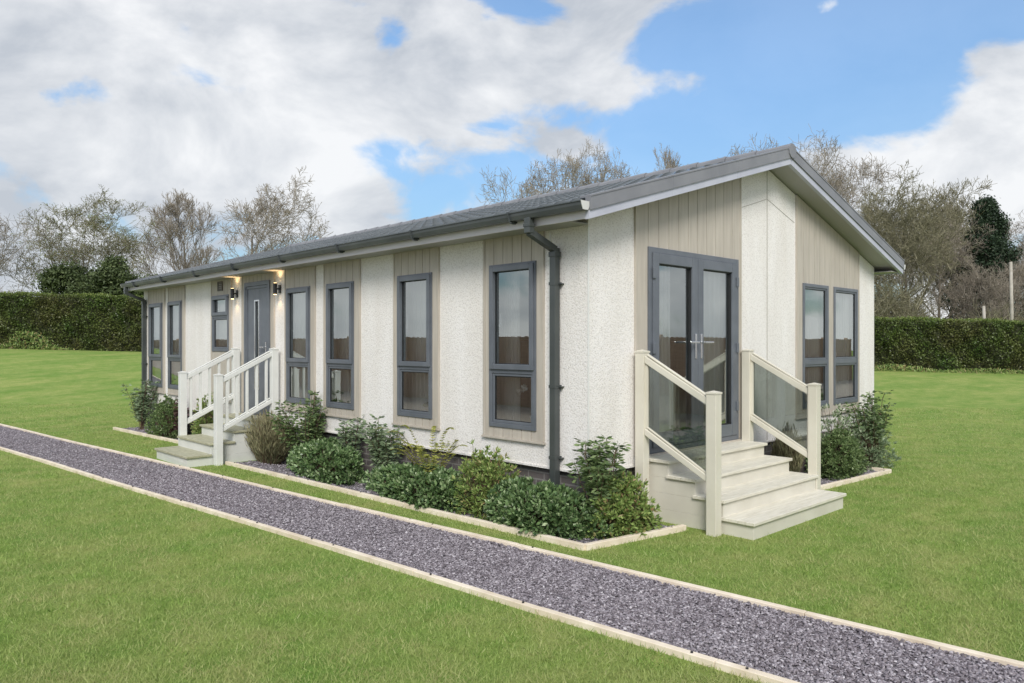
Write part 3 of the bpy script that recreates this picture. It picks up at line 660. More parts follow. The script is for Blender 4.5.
# sloping soffit joints are left plain; flat eave soffit and fascia
for side in (-1, 1):
    X0 = (-EO+.0 if side < 0 else HW+EO); Xw = -.001 if side < 0 else HW+.001
    bm = MB(); bm.box((X0+(.012 if side < 0 else -.012), (.001 if side < 0 else Y0+.05), 2.822), (Xw, Y1-.05, 2.834)); bm.build('soffit', M_soffit, roof)
    bm = MB(); bm.box((X0-.012, Y0+.045, 2.812), (X0+.011, Y1-.045, 2.945)); bm.build('fascia', M_fascia if side < 0 else M_strip, roof)
# gutter: open half round with lip
def gutter(X0, sgn, ya, yb):
    bm = MB(); prof = [(0, .066), (.008, .02), (.022, -.006), (.055, -.008), (.09, -.006), (.104, .03), (.108, .058), (.116, .060), (.116, .068), (.102, .068), (.098, .035), (.084, .004), (.055, .002), (.028, .004), (.016, .024), (.008, .066)]
    A = [bm.bm.verts.new((X0+sgn*p, ya, 2.885+q)) for p, q in prof]; B = [bm.bm.verts.new((X0+sgn*p, yb, 2.885+q)) for p, q in prof]
    n_ = len(prof)
    for i in range(n_): bm.bm.faces.new((A[i], A[(i+1) % n_], B[(i+1) % n_], B[i]))
    bm.bm.faces.new(A); bm.bm.faces.new(B[::-1])
    g = bm.build('gutter', M_gutter, roof)
    for y_, o_ in ((ya, -.006), (yb, .006)):
        bm = MB(); C = [(p, q) for p, q in prof[:10]]
        P0 = [(X0+sgn*p, 2.885+q) for p, q in [(.002, .066), (.008, .02), (.022, -.008), (.055, -.010), (.09, -.008), (.106, .03), (.116, .066)]]
        a_ = [bm.bm.verts.new((x, y_+o_*.2, z)) for x, z in P0]; b_ = [bm.bm.verts.new((x, y_+o_, z)) for x, z in P0]
        bm.bm.faces.new(a_); bm.bm.faces.new(b_[::-1])
        for i in range(7): bm.bm.faces.new((a_[i], a_[(i+1) % 7], b_[(i+1) % 7], b_[i]))
        bm.build('end_cap', M_cap, g)
    y_ = ya+.9
    while y_ < yb:
        bm = MB()
        Q = [(X0+sgn*p, 2.885+q) for p, q in [(0, .066), (.003, .02), (.018, -.014), (.055, -.017), (.094, -.014), (.112, .03), (.121, .074)]]
        for i in range(6): 
            bm.beam((Q[i][0], y_, Q[i][1]), (Q[i+1][0], y_, Q[i+1][1]), .035, .006, (0, 1, 0))
        bm.build('bracket', M_gutter, g)
        y_ += 1.55
gutter(-EO-.013, -1, -.30, HL+.04); gutter(HW+EO+.013, 1, -.30, HL+.04)
# downpipes
def downpipe(yo, yw, zb):
    bm = MB(); g = .066
    bm.box((-.435, yo-.038, 2.74), (-.365, yo+.038, 2.885))
    bm.beam((-.40, yo, 2.755), (-.055, yw, 2.62), .066, .066)
    bm.box((-.092, yw-.037, zb), (-.018, yw+.037, 2.635))
    p = bm.build('downpipe', M_pipe, home, .008)
    for zz in (2.28, 1.3, .62):
        b2 = MB(); b2.box((-.096, yw-.041, zz), (-.0, yw+.041, zz+.03)); b2.box((-.05, yw-.075, zz+.008), (-.002, yw-.04, zz+.018)); b2.build('pipe_clip', M_pipe, p)
    b3 = MB(); b3.box((-.44, yo-.044, 2.80), (-.36, yo+.044, 2.83)); b3.box((-.098, yw-.043, 2.55), (-.012, yw+.043, 2.60)); b3.build('collar', M_pipe, p, .004)
downpipe(.37, .37, .03); downpipe(12.03, 12.03, .03)

# inside the home ------------------------------------------------------
bm = MB(); bm.box((TH, TH, .52), (HW-TH, HL-TH, .60)); bm.build('floor', M_carpet, home)
bm = MB(); bm.box((TH+.002, TH+.002, 2.80), (HW-TH-.002, HL-TH-.002, 2.82)); bm.build('ceiling', M_inside, home)
bm = MB()
bm.box((TH+.001, 5.62, .60), (HW-TH, 5.70, 2.80)); bm.box((2.7, 5.701, .60), (2.78, HL-TH, 2.80)); bm.box((TH+.001, 8.85, .60), (2.699, 8.93, 2.80)); bm.box((3.6, 2.9, .60), (HW-TH, 2.98, 2.80)); bm.box((HW-TH-.01, TH+.01, .6), (HW-TH-.001, 5.61, 2.8))
bm.build('inner_wall', M_inside, home)
def cabinet(x0, y0, x1, y1, z1, label, m=M_brown):
    o = empty('cabinet', ((x0+x1)/2, (y0+y1)/2, .60)); tag(o, label, 'cabinet'); hx, hy = (x1-x0)/2, (y1-y0)/2; h = z1-.60
    b = MB(); b.box((-hx, -hy, .06), (hx, hy, h-.03)); b.box((-hx+.03, -hy+.03, 0), (hx-.03, hy-.03, .06)); b.build('body', m, o, .004)
    b = MB(); b.box((-hx-.015, -hy-.015, h-.03), (hx+.015, hy+.015, h)); b.build('top', m, o, .004)
    for k_ in range(2):
        b = MB(); b.box((-hx-.018, -hy+.01+k_*hy, .09), (-hx-.001, -.01+k_*hy, h-.06)); dd = b.build('door', m, o, .003)
        b = MB(); b.box((-hx-.035, -.05+k_*.08, h*.55), (-hx-.019, -.035+k_*.08, h*.55+.14)); b.build('handle', M_silver, dd)
cabinet(2.9, .25, 3.35, 1.75, 1.75, 'tall brown wooden cabinet inside, seen through the glazed double door')
cabinet(1.9, 2.2, 2.35, 3.5, 1.78, 'brown wooden cabinet inside, behind the second window from the near corner')
cabinet(1.9, 4.1, 2.35, 5.4, 1.78, 'brown wooden cabinet inside, behind the third window from the near corner')
cabinet(2.15, 9.3, 2.6, 11.6, 1.75, 'brown wooden cabinet inside, behind the two farthest windows')
def curtain(M, s0, s1, z0, z1, d, label, name='curtain'):
    ns = 60; v = []; zs = [z0, z0+.4, (z0+z1)/2, z1]
    for z in zs:
        for i in range(ns+1):
            s = s0+(s1-s0)*i/ns; am = .022*(1.15-.4*(z-z0)/(z1-z0))
            v.append(M(s, d-am*math.sin(i*math.pi*2/7.5+.4*math.sin(i*.7))-.03, z))
    f = [(r*(ns+1)+i, r*(ns+1)+i+1, (r+1)*(ns+1)+i+1, (r+1)*(ns+1)+i) for r in range(len(zs)-1) for i in range(ns)]
    me = np_mesh(name, np.array(v), np.array(f)); me.shade_smooth(); o = link(name, me, M_curtain)
    md = o.modifiers.new('thickness', 'SOLIDIFY'); md.thickness = .003
    tag(o, label, 'curtain')
D_ = -.055
for s0_, s1_, lab in [(1.12, 1.42, 'pale curtain at the far side of the first window from the near corner'),
                      (2.44, 3.08, 'pale curtain across most of the second window from the near corner'),
                      (4.30, 4.76, 'pale curtain at the far side of the third window from the near corner'),
                      (5.15, 5.86, 'pale curtain filling the window beside the side door'),
                      (10.35, 10.8, 'pale curtain in the nearer of the two farthest windows'),
                      (11.40, 11.9, 'pale curtain in the farthest window of the long wall')]:
    curtain(LW, s0_, s1_, .66, 2.66, -.175 if s0_ < 5 else D_, lab)
curtain(LW, .66, .80, .66, 2.66, D_, 'narrow pale curtain at the near side of the first window from the near corner')
curtain(LW, 2.25, 2.42, .66, 2.66, D_, 'narrow pale curtain at the near side of the second window from the near corner')
curtain(LW, 7.85, 8.62, 1.5, 2.62, D_, 'net curtain behind the small window beside the side door')
curtain(EW, .86, 1.42, .63, 2.72, D_, 'pale curtain at the left edge of the glazed double door')
curtain(EW, 1.90, 2.72, .63, 2.72, D_, 'pale full-length curtain at the right of the glazed double door')
curtain(EW, 4.62, 5.08, .66, 2.66, D_, 'pale curtain in the left window of the gable end')
curtain(EW, 5.4, 6.08, .66, 2.66, D_, 'pale curtain filling the right window of the gable end')
# sill boards and what stands on them
bm = MB()
for a, c in LWIN: bm.box((.036, a+.001, ZW0-.03+.032), (TH+.06, c-.001, ZW0+.03))
bm.build('window_sill', M_white, home, .004)
SZ = ZW0+.032
o = empty('orchid', (.115, .80, SZ)); tag(o, 'white orchid in a small white pot on the sill of the first window', 'orchid')
b_ = MB(); b_.lathe((0, 0, 0), [(.035, 0), (.05, .09), (.055, .10), (.045, .10), (.042, .08)], 16); b_.build('pot', M_pot, o, 0, True)
b_ = MB(); st = [(0, 0, .08), (.0, .01, .22), (-.01, .04, .33), (-.02, .10, .38), (-.02, .17, .36), (-.02, .22, .31)]; b_.tube(st, .004, 6); b_.build('stem', M_stem, o)
cc = []; dd = []
for i in range(8):
    t_ = i/7; p = Vector(st[3])*(1-t_)+Vector(st[5])*t_ + Vector((-.02*random.random(), 0, .015*math.sin(t_*3)+.005))
    for k_ in range(5):
        a_ = k_*2*math.pi/5; cc.append((p.x, p.y+.022*math.cos(a_), p.z+.022*math.sin(a_))); dd.append((-.3, math.cos(a_), math.sin(a_)))
link('flowers', leaf_mesh('flowers', np.array(cc), np.array(dd), .045, .036), mat('white petals', (0.85, 0.84, 0.80), 0.5), o)
cc = [(0.0, .04*math.cos(a_), .12) for a_ in (0, 2, 4)]; dd = [(.2*math.sin(a_), math.cos(a_), .7) for a_ in (0, 2, 4)]
link('leaves', leaf_mesh('leaves', np.array(cc), np.array(dd), .13, .035), F_mid, o)
def pot_plant(x, y, label, s=1.0):
    o = empty('pot_plant', (x, y, SZ)); tag(o, label, 'pot plant')
    b = MB(); b.lathe((0, 0, 0), [(.05*s, 0), (.075*s, .08*s), (.08*s, .085*s), (.068*s, .085*s), (.06*s, .07*s)], 16); b.build('pot', M_pot, o, 0, True)
    nn = 160; c = RNG.normal(size=(nn, 3)); c = unit(c)*(RNG.random((nn, 1))**.4)*np.array([[.085, .085, .06]])*s; c[:, 2] = np.abs(c[:, 2])+.09*s
    link('leaves', leaf_mesh('leaves', c, c-np.array([[0, 0, .05]]), .04*s, .022*s), F_mid, o)
pot_plant(.10, 2.50, 'small leafy green plant in a white pot on the sill of the second window')
pot_plant(.10, 4.12, 'tiny green plant in a white pot on the sill of the third window', .7)
# up and down wall lights beside the side door
def wall_light(y, label):
    o = empty('wall_light', (0, y, 2.55)); tag(o, label, 'wall light', 'wall lights beside the side door')
    b = MB(); b.box((-.022, -.03, -.06), (-.001, .03, .06)); b.box((-.06, -.012, -.012), (-.0222, .012, .012)); b.build('bracket', M_dark, o, .003)
    b = MB(); b.tube([(-.085, 0, -.085), (-.085, 0, .085)], .03, 16); b.build('lamp_body', M_dark, o)
    me_ = mat('lamp glow', (1, .8, .5), .5); nn_, l_, bb_ = NT(me_); bb_.inputs['Emission Color'].default_value = (1, .68, .32, 1); bb_.inputs['Emission Strength'].default_value = 4
    for sg in (-1, 1):
        b = MB(); b.tube([(-.085, 0, sg*.0855), (-.085, 0, sg*.088)], .022, 14); b.build('bulb', me_, o)
        li = bpy.data.lights.new('lamp', 'SPOT'); li.energy = 1.5 if sg > 0 else 0.8; li.color = (1, .66, .32); li.spot_size = R(105); li.spot_blend = .8; li.shadow_soft_size = .02
        lo = bpy.data.objects.new('lamp', li); COL.objects.link(lo); lo.parent = o; lo.location = (-.085, 0, sg*.095)
        lo.rotation_euler = (math.pi if sg > 0 else 0, 0, 0)
wall_light(7.60, 'black up-and-down wall light, lit, left of the side door'); wall_light(6.08, 'black up-and-down wall light, lit, right of the side door')

# ------------------------------------------------------------------ entrance steps
def steps(M, s0, s1, fronts, hs, style, label, mats, post_out, lo_=.078, hi_=.078):
    side, tread_m, post_m = mats
    root = empty('entrance_steps', M((s0+s1)/2, 0, 0)); tag(root, label, 'steps')
    off = Vector(root.location)
    def MM(s, d, z): return tuple(Vector(M(s, d, z))-off)
    d0 = .056
    zl = -.01
    for i, (f, h) in enumerate(zip(fronts, hs)):
        b = MB(); b.prism([(s0, zl), (s1, zl), (s1, h-.031), (s0, h-.031)], d0, f-.001*i, MM)
        b.build('riser', side, root, .002)
        back = fronts[i+1]-.012 if i+1 < len(fronts) else d0
        b = MB(); e_ = .028
        mids = (back+f+.02)/2
        b.prism([(s0-e_, h-.03), (s1+e_, h-.03), (s1+e_, h), (s0-e_, h)], back if i+1 < len(fronts) else d0, mids-.0015, MM)
        b.prism([(s0-e_, h-.03), (s1+e_, h-.03), (s1+e_, h), (s0-e_, h)], mids+.0015, f+.025, MM)
        b.build('tread', tread_m, root, .004)
        zl = h-.0305
    # posts, rails, infill on both sides
    for sgn, sp in ((-1, s0-lo_), (1, s1+hi_)):
        def post(d, zt, zb_):
            b = MB(); b.prism([(sp-.05, zb_), (sp+.05, zb_), (sp+.05, zt-.02), (sp-.05, zt-.02)], d-.05, d+.05, MM)
            o = b.build('post', post_m, root, .005)
            b = MB(); q = [MM(sp+a_*.055, d+c_*.055, zt-.02) for a_, c_ in ((-1, -1), (1, -1), (1, 1), (-1, 1))]; q2 = [MM(sp+a_*.055, d+c_*.055, zt-.004) for a_, c_ in ((-1, -1), (1, -1), (1, 1), (-1, 1))]
            A = [b.bm.verts.new(x) for x in q]; B = [b.bm.verts.new(x) for x in q2]; T = b.bm.verts.new(MM(sp, d, zt+.012)); b.bm.faces.new(A[::-1])
            for i in range(4): b.bm.faces.new((A[i], A[(i+1) % 4], B[(i+1) % 4], B[i])); b.bm.faces.new((B[i], B[(i+1) % 4], T))
            b.build('post_cap', post_m, o)
        post(.11, 1.655, -.02); post(post_out, 1.29, -.03)
        da, db = .16, post_out-.05
        def rail(za, zb2, h, name):
            b = MB(); w = .032
            b.prism([(da, za-h/2), (db, zb2-h/2), (db, zb2+h/2), (da, za+h/2)], sp-w, sp+w, lambda a_, d, z: MM(d, a_, z))
            b.prism([(da+.02, za+h/2+.0005), (db-.001, zb2+h/2+.0005-.0), (db-.001, zb2+h/2+.018), (da+.02, za+h/2+.018)], sp-w*.62, sp+w*.62, lambda a_, d, z: MM(d, a_, z))
            b.build(name, post_m, root, .006)
        sl_ = (1.20-1.57)/(db-da)
        rail(1.57, 1.20, .07, 'handrail'); rail(.87, .50, .065, 'lower_rail')
        if style == 'glass':
            b = MB(); b.prism([(da+.03, .87+.034), (db-.025, .50+.045), (db-.025, 1.20-.040), (da+.03, 1.57-.05)], sp-.004, sp+.004, lambda a_, d, z: MM(d, a_, z)); b.build('glass_panel', M_smoke, root)
            b = MB()
            b.prism([(da, .87+.04), (da+.028, .86+.03), (da+.028, 1.55-.046), (da, 1.57-.036)], sp-.015, sp+.015, lambda a_, d, z: MM(d, a_, z)); b.build('glass_channel', post_m, root); b = MB()
            b.prism([(db-.024, .51+.034), (db, .50+.034), (db, 1.20-.036), (db-.024, 1.21-.036)], sp-.015, sp+.015, lambda a_, d, z: MM(d, a_, z)); b.build('glass_channel', post_m, root)
        else:
            for k_ in range(5):
                d = da+(db-da)*(k_+.5+.0)/5; zc = .87+sl_*(d-da); w = .017
                b = MB(); b.prism([(d-w, zc+.028), (d+w, zc+.028), (d+w, zc+.70-.028), (d-w, zc+.70-.028)], sp-w, sp+w, lambda a_, dd_, z: MM(dd_, a_, z)); b.build('baluster', post_m, root, .002)
    return root
M_sideL = mat('white side boards', (0.66, 0.67, 0.64), 0.45); add_noise(M_sideL, (0.62, 0.63, 0.60), (0.70, 0.71, 0.68), 3, 6)
steps(EW, .775, 2.65, (1.235, .94, .645, .35), (.155, .31, .46, .60), 'glass', 'cream entrance steps with smoked glass sides below the glazed double door', (M_greyside, M_cream2, M_cream), .90, .095, .06)
steps(LW, 6.14, 7.34, (1.36, 1.03, .69, .36), (.155, .31, .46, .60), 'balusters', 'white entrance steps with olive treads and slim balusters below the side door', (M_sideL, M_olive, M_white), .95)

# ------------------------------------------------------------------ planting
def shrub(name, px, ptop, wpx, hh, kind, label, cat='shrub', group=None, wall='L', n=2600, seed=0, out=.3):
    """px, ptop: column of its middle and row of its top in the photograph; it stands 'out' metres from the wall"""
    rng = np.random.default_rng(seed+int(px)); d = FWD+RGT*((px-CX)/FPX)
    D = ((-out-CAM.x)/d.x) if wall == 'L' else ((-out-CAM.y)/d.y)
    p = CAM+d*D; w = wpx*D/FPX; h = 1.72+(HY-ptop)/FPX*D; dp = min(.50, max(.22, w*.75)); w = max(.32, math.sqrt(max(.01, w*w-(.70*dp)**2))/.70) if w > .5 else w
    o = empty(name, (p.x, p.y, gz(p.x, p.y))); tag(o, label, cat, group)
    a_ = math.pi/2 if wall == 'L' else 0.0
    if kind in ('mound', 'mid', 'fresh', 'grey', 'varie', 'young'):
        # clustered leaves: lumpy ellipsoid of many small shoots
        ns = int(n/9); th = rng.random(ns)*2*math.pi; zz = rng.random(ns)**1.1; pw = 3.2 if kind == 'mound' else 2.2
        rad = (1-zz**pw)**.5*(1+.13*np.sin(th*3+seed)+.10*np.sin(th*7+zz*6)); inner = 1-.45*rng.random(ns)**2.2
        loose = {'mound': .03, 'mid': .07, 'fresh': .12, 'grey': .16, 'varie': .15, 'young': .2}[kind]
        rad = rad*inner*(1+loose*rng.normal(size=ns))*(np.where(zz < .25, .86+.56*zz, 1)); top_ = 1+.10*np.sin(th*2+seed*1.3)*np.sin(zz*5)+loose*rng.normal(size=ns)
        c = np.stack([np.cos(th)*rad, np.sin(th)*rad, zz], 1)
        S = np.stack([c[:, 0]*w/2, c[:, 1]*dp/2, np.maximum(.03, h*.91*zz*top_)], 1)
        ll = {'mound': .055, 'mid': .05, 'fresh': .05, 'grey': .055, 'varie': .05, 'young': .05}[kind]; lw = ll*{'mound': .52, 'grey': .3, 'fresh': .38}.get(kind, .42)
        k_ = 9; C = np.repeat(S, k_, 0); dirn = unit(np.repeat(c+np.array([[0, 0, .25]]), k_, 0)+rng.normal(0, .7, (ns*k_, 3))); C = C+dirn*ll*rng.uniform(.3, 1.0, (ns*k_, 1))
        C[:, 2] = np.maximum(C[:, 2], .02); tn = np.clip(rng.normal(.5, .25, ns*k_), 0, 1)
        fm = {'mound': F_laurel, 'mid': F_mid, 'fresh': F_fresh, 'grey': F_grey, 'varie': F_varie, 'young': F_young}[kind]
        lo = link('foliage', leaf_mesh('foliage', C, dirn, ll*rng.uniform(.7, 1.2, ns*k_), lw, tn, rng), fm, o)
        lo.rotation_euler = (0, 0, a_)
        P = np.zeros((ns//3, 3)); P[:, :2] = rng.normal(0, .035, (ns//3, 2)); Q = S[:ns//3]; so = link('stems', tubes_mesh('stems', P, Q, [.006]*len(P), [.002]*len(P)), M_stem, o); so.rotation_euler = (0, 0, a_)
    elif kind == 'heather':
        nn = n; t_ = rng.random(nn)**.6; ang = rng.random(nn)*2*math.pi; spread = rng.random(nn)**.7
        tip = np.stack([np.cos(ang)*spread*w/2*1.15, np.sin(ang)*spread*dp/2, h*(1-.30*spread**2)*rng.uniform(.55, 1.08, nn)], 1)
        base = tip*np.array([[.40, .40, 0]]); P = base+(tip-base)*t_[:, None]; d = unit(tip-base)+rng.normal(0, .18, (nn, 3))
        lo = link('foliage', leaf_mesh('foliage', P, d, .10, .011, np.clip(t_+rng.normal(0, .15, nn)-.15, 0, 1), rng), F_heather, o); lo.rotation_euler = (0, 0, a_)
        so = link('stems', tubes_mesh('stems', base[:260], tip[:260], [.003]*260, [.001]*260), M_stem, o); so.rotation_euler = (0, 0, a_)
    elif kind == 'fern':
        C = []; Dn = []; P = []; Q = []
        for i in range(26):
            a = rng.random()*2*math.pi; L = w/2*rng.uniform(.7, 1.1); hh = h*rng.uniform(.6, 1.0); prev = None
            for t in np.linspace(0, 1, 14):
                q = np.array([math.cos(a)*L*t, math.sin(a)*L*t*.7, hh*(1-(1-t*1.15)**2)+.02])
                if prev is not None:
                    P.append(prev); Q.append(q); dd_ = unit((q-prev)[None])[0]; sd_ = np.cross(dd_, [0, 0, 1]); sd_ /= np.linalg.norm(sd_)+1e-6; sz = .05*(1.1-t)
                    for s_ in (-1, 1):
                        for e_ in (0, .5): C.append(prev+(q-prev)*e_+sd_*s_*sz*.5); Dn.append(sd_*s_+dd_*.4)
                prev = q
        L_ = leaf_mesh('foliage', np.array(C), np.array(Dn), .055, .014, None, rng); lo = link('foliage', L_, F_fern, o); link('stems', tubes_mesh('stems', P, Q, [.002]*len(P), [.0015]*len(P)), M_stem, o)
    elif kind == 'tall':
        # several upright branching stems carrying tiers of leaves
        C = []; Dn = []; P = []; Q = []; m_ = max(7, int(w/.035))
        for i in range(m_):
            a = rng.random()*2*math.pi; r_ = rng.random()**.5; hh = h*rng.uniform(.62, 1.0); prev = np.array([math.cos(a)*.05, math.sin(a)*.04, 0.0])
            for t in np.linspace(.1, 1, 10):
                q = np.array([math.cos(a)*w/2*r_*t+rng.normal(0, .008), math.sin(a)*dp/2*r_*t+rng.normal(0, .008), hh*t]); P.append(prev); Q.append(q)
                if t > .22:
                    nl = 15 if t > .55 else 9
                    for k_ in range(nl):
                        aa = rng.random()*2*math.pi; dv = np.array([math.cos(aa), math.sin(aa), rng.uniform(-.25, .5)]); C.append(q+dv*rng.uniform(.025, .10)); Dn.append(dv+[0, 0, -.1])
                prev = q
        fm = {0: F_mid, 1: F_grey, 2: F_purple}[seed % 3]
        link('foliage', leaf_mesh('foliage', np.array(C), np.array(Dn), .068, .024, None, rng), fm, o); link('stems', tubes_mesh('stems', P, Q, [.005]*len(P), [.004]*len(P)), M_stem, o)
    return o
# long bed, from the side door steps to the near corner
gm_ = 'clipped glossy mounds in the long bed'
shrub('heather_bush', 269, 413, 62, 0, 'heather', 'spiky brown green heather bush right beside the side door steps', n=7000, out=.36)
shrub('tall_shrub', 306, 391, 56, 0, 'tall', 'tall loose green shrub between heather bush and third window', seed=0, out=.26)
shrub('laurel_bush', 326, 441, 86, 0, 'mound', 'clipped dark glossy bush, farthest of the three low mounds by the long wall', group=gm_, n=9000, seed=1, out=.38)
shrub('sapling_plant', 352, 416, 22, 0, 'tall', 'thin grey-leaved upright plant just behind the farthest clipped mound', 'plant', seed=4, out=.14)
shrub('tall_shrub', 388, 419, 42, 0, 'tall', 'loose grey green shrub under the wall between second and third windows', seed=1, out=.18)
shrub('fern', 430, 426, 84, 0, 'fern', 'golden yellow fern under the second window from the near corner', 'fern', out=.3)
shrub('laurel_bush', 422, 468, 122, 0, 'mound', 'wide clipped dark glossy bush, middle of the three low mounds by the long wall', group=gm_, n=12000, seed=2, out=.36)
shrub('flowering_shrub', 487, 456, 70, 0, 'fresh', 'light green shrub with reddish young leaves below the first window', seed=3, n=6000, out=.24)
shrub('laurel_bush', 536, 484, 106, 0, 'mound', 'clipped dark glossy bush nearest the downpipe, largest of the low mounds', group=gm_, n=13000, seed=3, out=.31)
shrub('tall_shrub', 600, 438, 60, 0, 'tall', 'tall leggy shrub with a tuft of leaves at the near corner of the home', wall='E', seed=0, out=.22)
shrub('corner_shrub', 622, 480, 60, 0, 'fresh', 'bushy mid green shrub against the left side of the glass-sided steps', wall='E', n=7000, seed=5, out=.31)
# bed beyond the side door steps
shrub('tall_shrub', 141, 380, 30, 0, 'tall', 'tall loose grey green shrub at the far corner of the home', seed=1, out=.3)
shrub('round_bush', 167, 400, 46, 0, 'mid', 'low round green bush left of the side door steps', n=6000, seed=6, out=.32)
shrub('small_shrub', 180, 396, 14, 0, 'tall', 'small purple-leaved shrub touching the far side of the side door steps', seed=2, out=.25)
shrub('round_bush', 207, 398, 30, 0, 'fresh', 'light green bush seen between the railings of the side door steps', n=3600, seed=7, out=.22)
# bed right of the glass-sided steps
shrub('grassy_plant', 788, 426, 40, 0, 'heather', 'dark spiky plant behind the right glass panel of the steps', 'plant', wall='E', n=3600, out=.25)
shrub('round_bush', 838, 432, 66, 0, 'mid', 'low dense green bush in the bed right of the glass-sided steps', wall='E', n=8600, seed=8, out=.36)
shrub('flowering_shrub', 836, 412, 62, 0, 'varie', 'pale variegated shrub below the right-hand gable windows', wall='E', n=2200, seed=9, out=.2)
shrub('tall_shrub', 872, 393, 50, 0, 'tall', 'tall leafy green shrub at the far right end of the gable bed', wall='E', seed=0, out=.38)
shrub('grey_shrub', 868, 422, 46, 0, 'grey', 'grey green bushy shrub below the tall shrub at the right end bed', wall='E', n=3600, seed=11, out=.38)

# hedges ---------------------------------------------------------------
def hedge(pa, pb, D, h, thick, label, seed):
    rng = np.random.default_rng(seed); ax, ay = W(pa, D); bx, by = W(pb, D); L = math.hypot(bx-ax, by-ay)
    u = np.array([(bx-ax)/L, (by-ay)/L]); nn = np.array([FWD.x, FWD.y])
    o = empty('hedge', (ax, ay, gz(ax, ay))); tag(o, label, 'hedge'); z0 = gz(ax, ay)
    def place(s, t, z):
        x = ax+u[0]*s+nn[0]*t; y = ay+u[1]*s+nn[1]*t; return np.stack([x-ax, y-ay, ground(x, y)+z-z0], 1)
    ln = np.sin
    n1_ = int(L*h*900); s = rng.random(n1_)*L; z = rng.random(n1_)**.9*h; wv = .10*ln(s*1.7+z*2.1)+.07*ln(s*4.3-z*5)+.06*ln(s*9+z*7)
    C1 = place(s, wv-.02+rng.normal(0, .05, n1_), z); D1 = np.stack([np.full(n1_, -nn[0]), np.full(n1_, -nn[1]), np.full(n1_, .1)], 1)+rng.normal(0, .9, (n1_, 3))
    n2_ = int(L*thick*500); s2 = rng.random(n2_)*L; C2 = place(s2, rng.random(n2_)*thick, h+.035*ln(s2*2.3)+rng.normal(0, .04, n2_)); D2 = np.stack([np.zeros(n2_), np.zeros(n2_), np.ones(n2_)], 1)+rng.normal(0, .8, (n2_, 3))
    n3_ = int(L*h*120); s3 = rng.random(n3_)*L; C3 = place(s3, thick+rng.normal(0, .08, n3_), rng.random(n3_)*h); D3 = rng.normal(size=(n3_, 3))
    C = np.concatenate([C1, C3]); Dn = np.concatenate([D1, D3])
    patch = .5+.22*np.concatenate([ln(s*2.1+z*3)*ln(s*.6-z*2+1), ln(s3)])+rng.normal(0, .2, n1_+n3_)
    link('foliage', leaf_mesh('foliage', C, Dn, .085, .055, np.clip(patch, 0, 1), rng), F_hedge, o)
    link('top_growth', leaf_mesh('top_growth', C2, D2, .085, .05, None, rng), F_hedgetop, o)
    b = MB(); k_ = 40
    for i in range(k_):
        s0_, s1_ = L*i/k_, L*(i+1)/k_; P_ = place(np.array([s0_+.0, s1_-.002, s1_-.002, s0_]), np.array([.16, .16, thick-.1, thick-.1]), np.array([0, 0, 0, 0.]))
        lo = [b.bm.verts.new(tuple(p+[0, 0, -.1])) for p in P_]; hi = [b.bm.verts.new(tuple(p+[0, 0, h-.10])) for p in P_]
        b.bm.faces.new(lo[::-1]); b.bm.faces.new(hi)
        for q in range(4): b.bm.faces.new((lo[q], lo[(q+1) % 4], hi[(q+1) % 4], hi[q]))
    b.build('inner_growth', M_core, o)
hedge(-120, 300, 32, 2.35, 1.1, 'long dark green clipped hedge behind the lawn left of the home', 3)
hedge(780, 1150, 31, 2.13, 1.1, 'dark green clipped hedge behind the lawn right of the home', 5)
# rough growth at the foot of the hedges
def weeds(px, D, w, h, label, seed, dense=900):
    rng = np.random.default_rng(seed); x, y = W(px, D); o = empty('weed_clump', (x, y, gz(x, y))); tag(o, label, 'weeds')
    C = rng.normal(size=(dense, 3))*np.array([[w/2.6, .2, 0]]); C[:, 2] = rng.random(dense)*h*np.exp(-(C[:, 0]/(w/2.2))**2)
    me = leaf_mesh('foliage', C, rng.normal(size=(dense, 3))+[0, 0, .9], .13, .035, None, rng); lo = link('foliage', me, F_fresh, o); lo.rotation_euler = (0, 0, math.atan2(RGT.y, RGT.x))
weeds(28, 31.4, 2.0, .8, 'green weeds growing at the foot of the left hedge', 1); weeds(892, 30.4, 3.2, .28, 'tuft of long grass at the foot of the right hedge near the home', 2)
weeds(985, 30.4, 5, .2, 'low strip of long grass at the foot of the right hedge by the frame edge', 4)

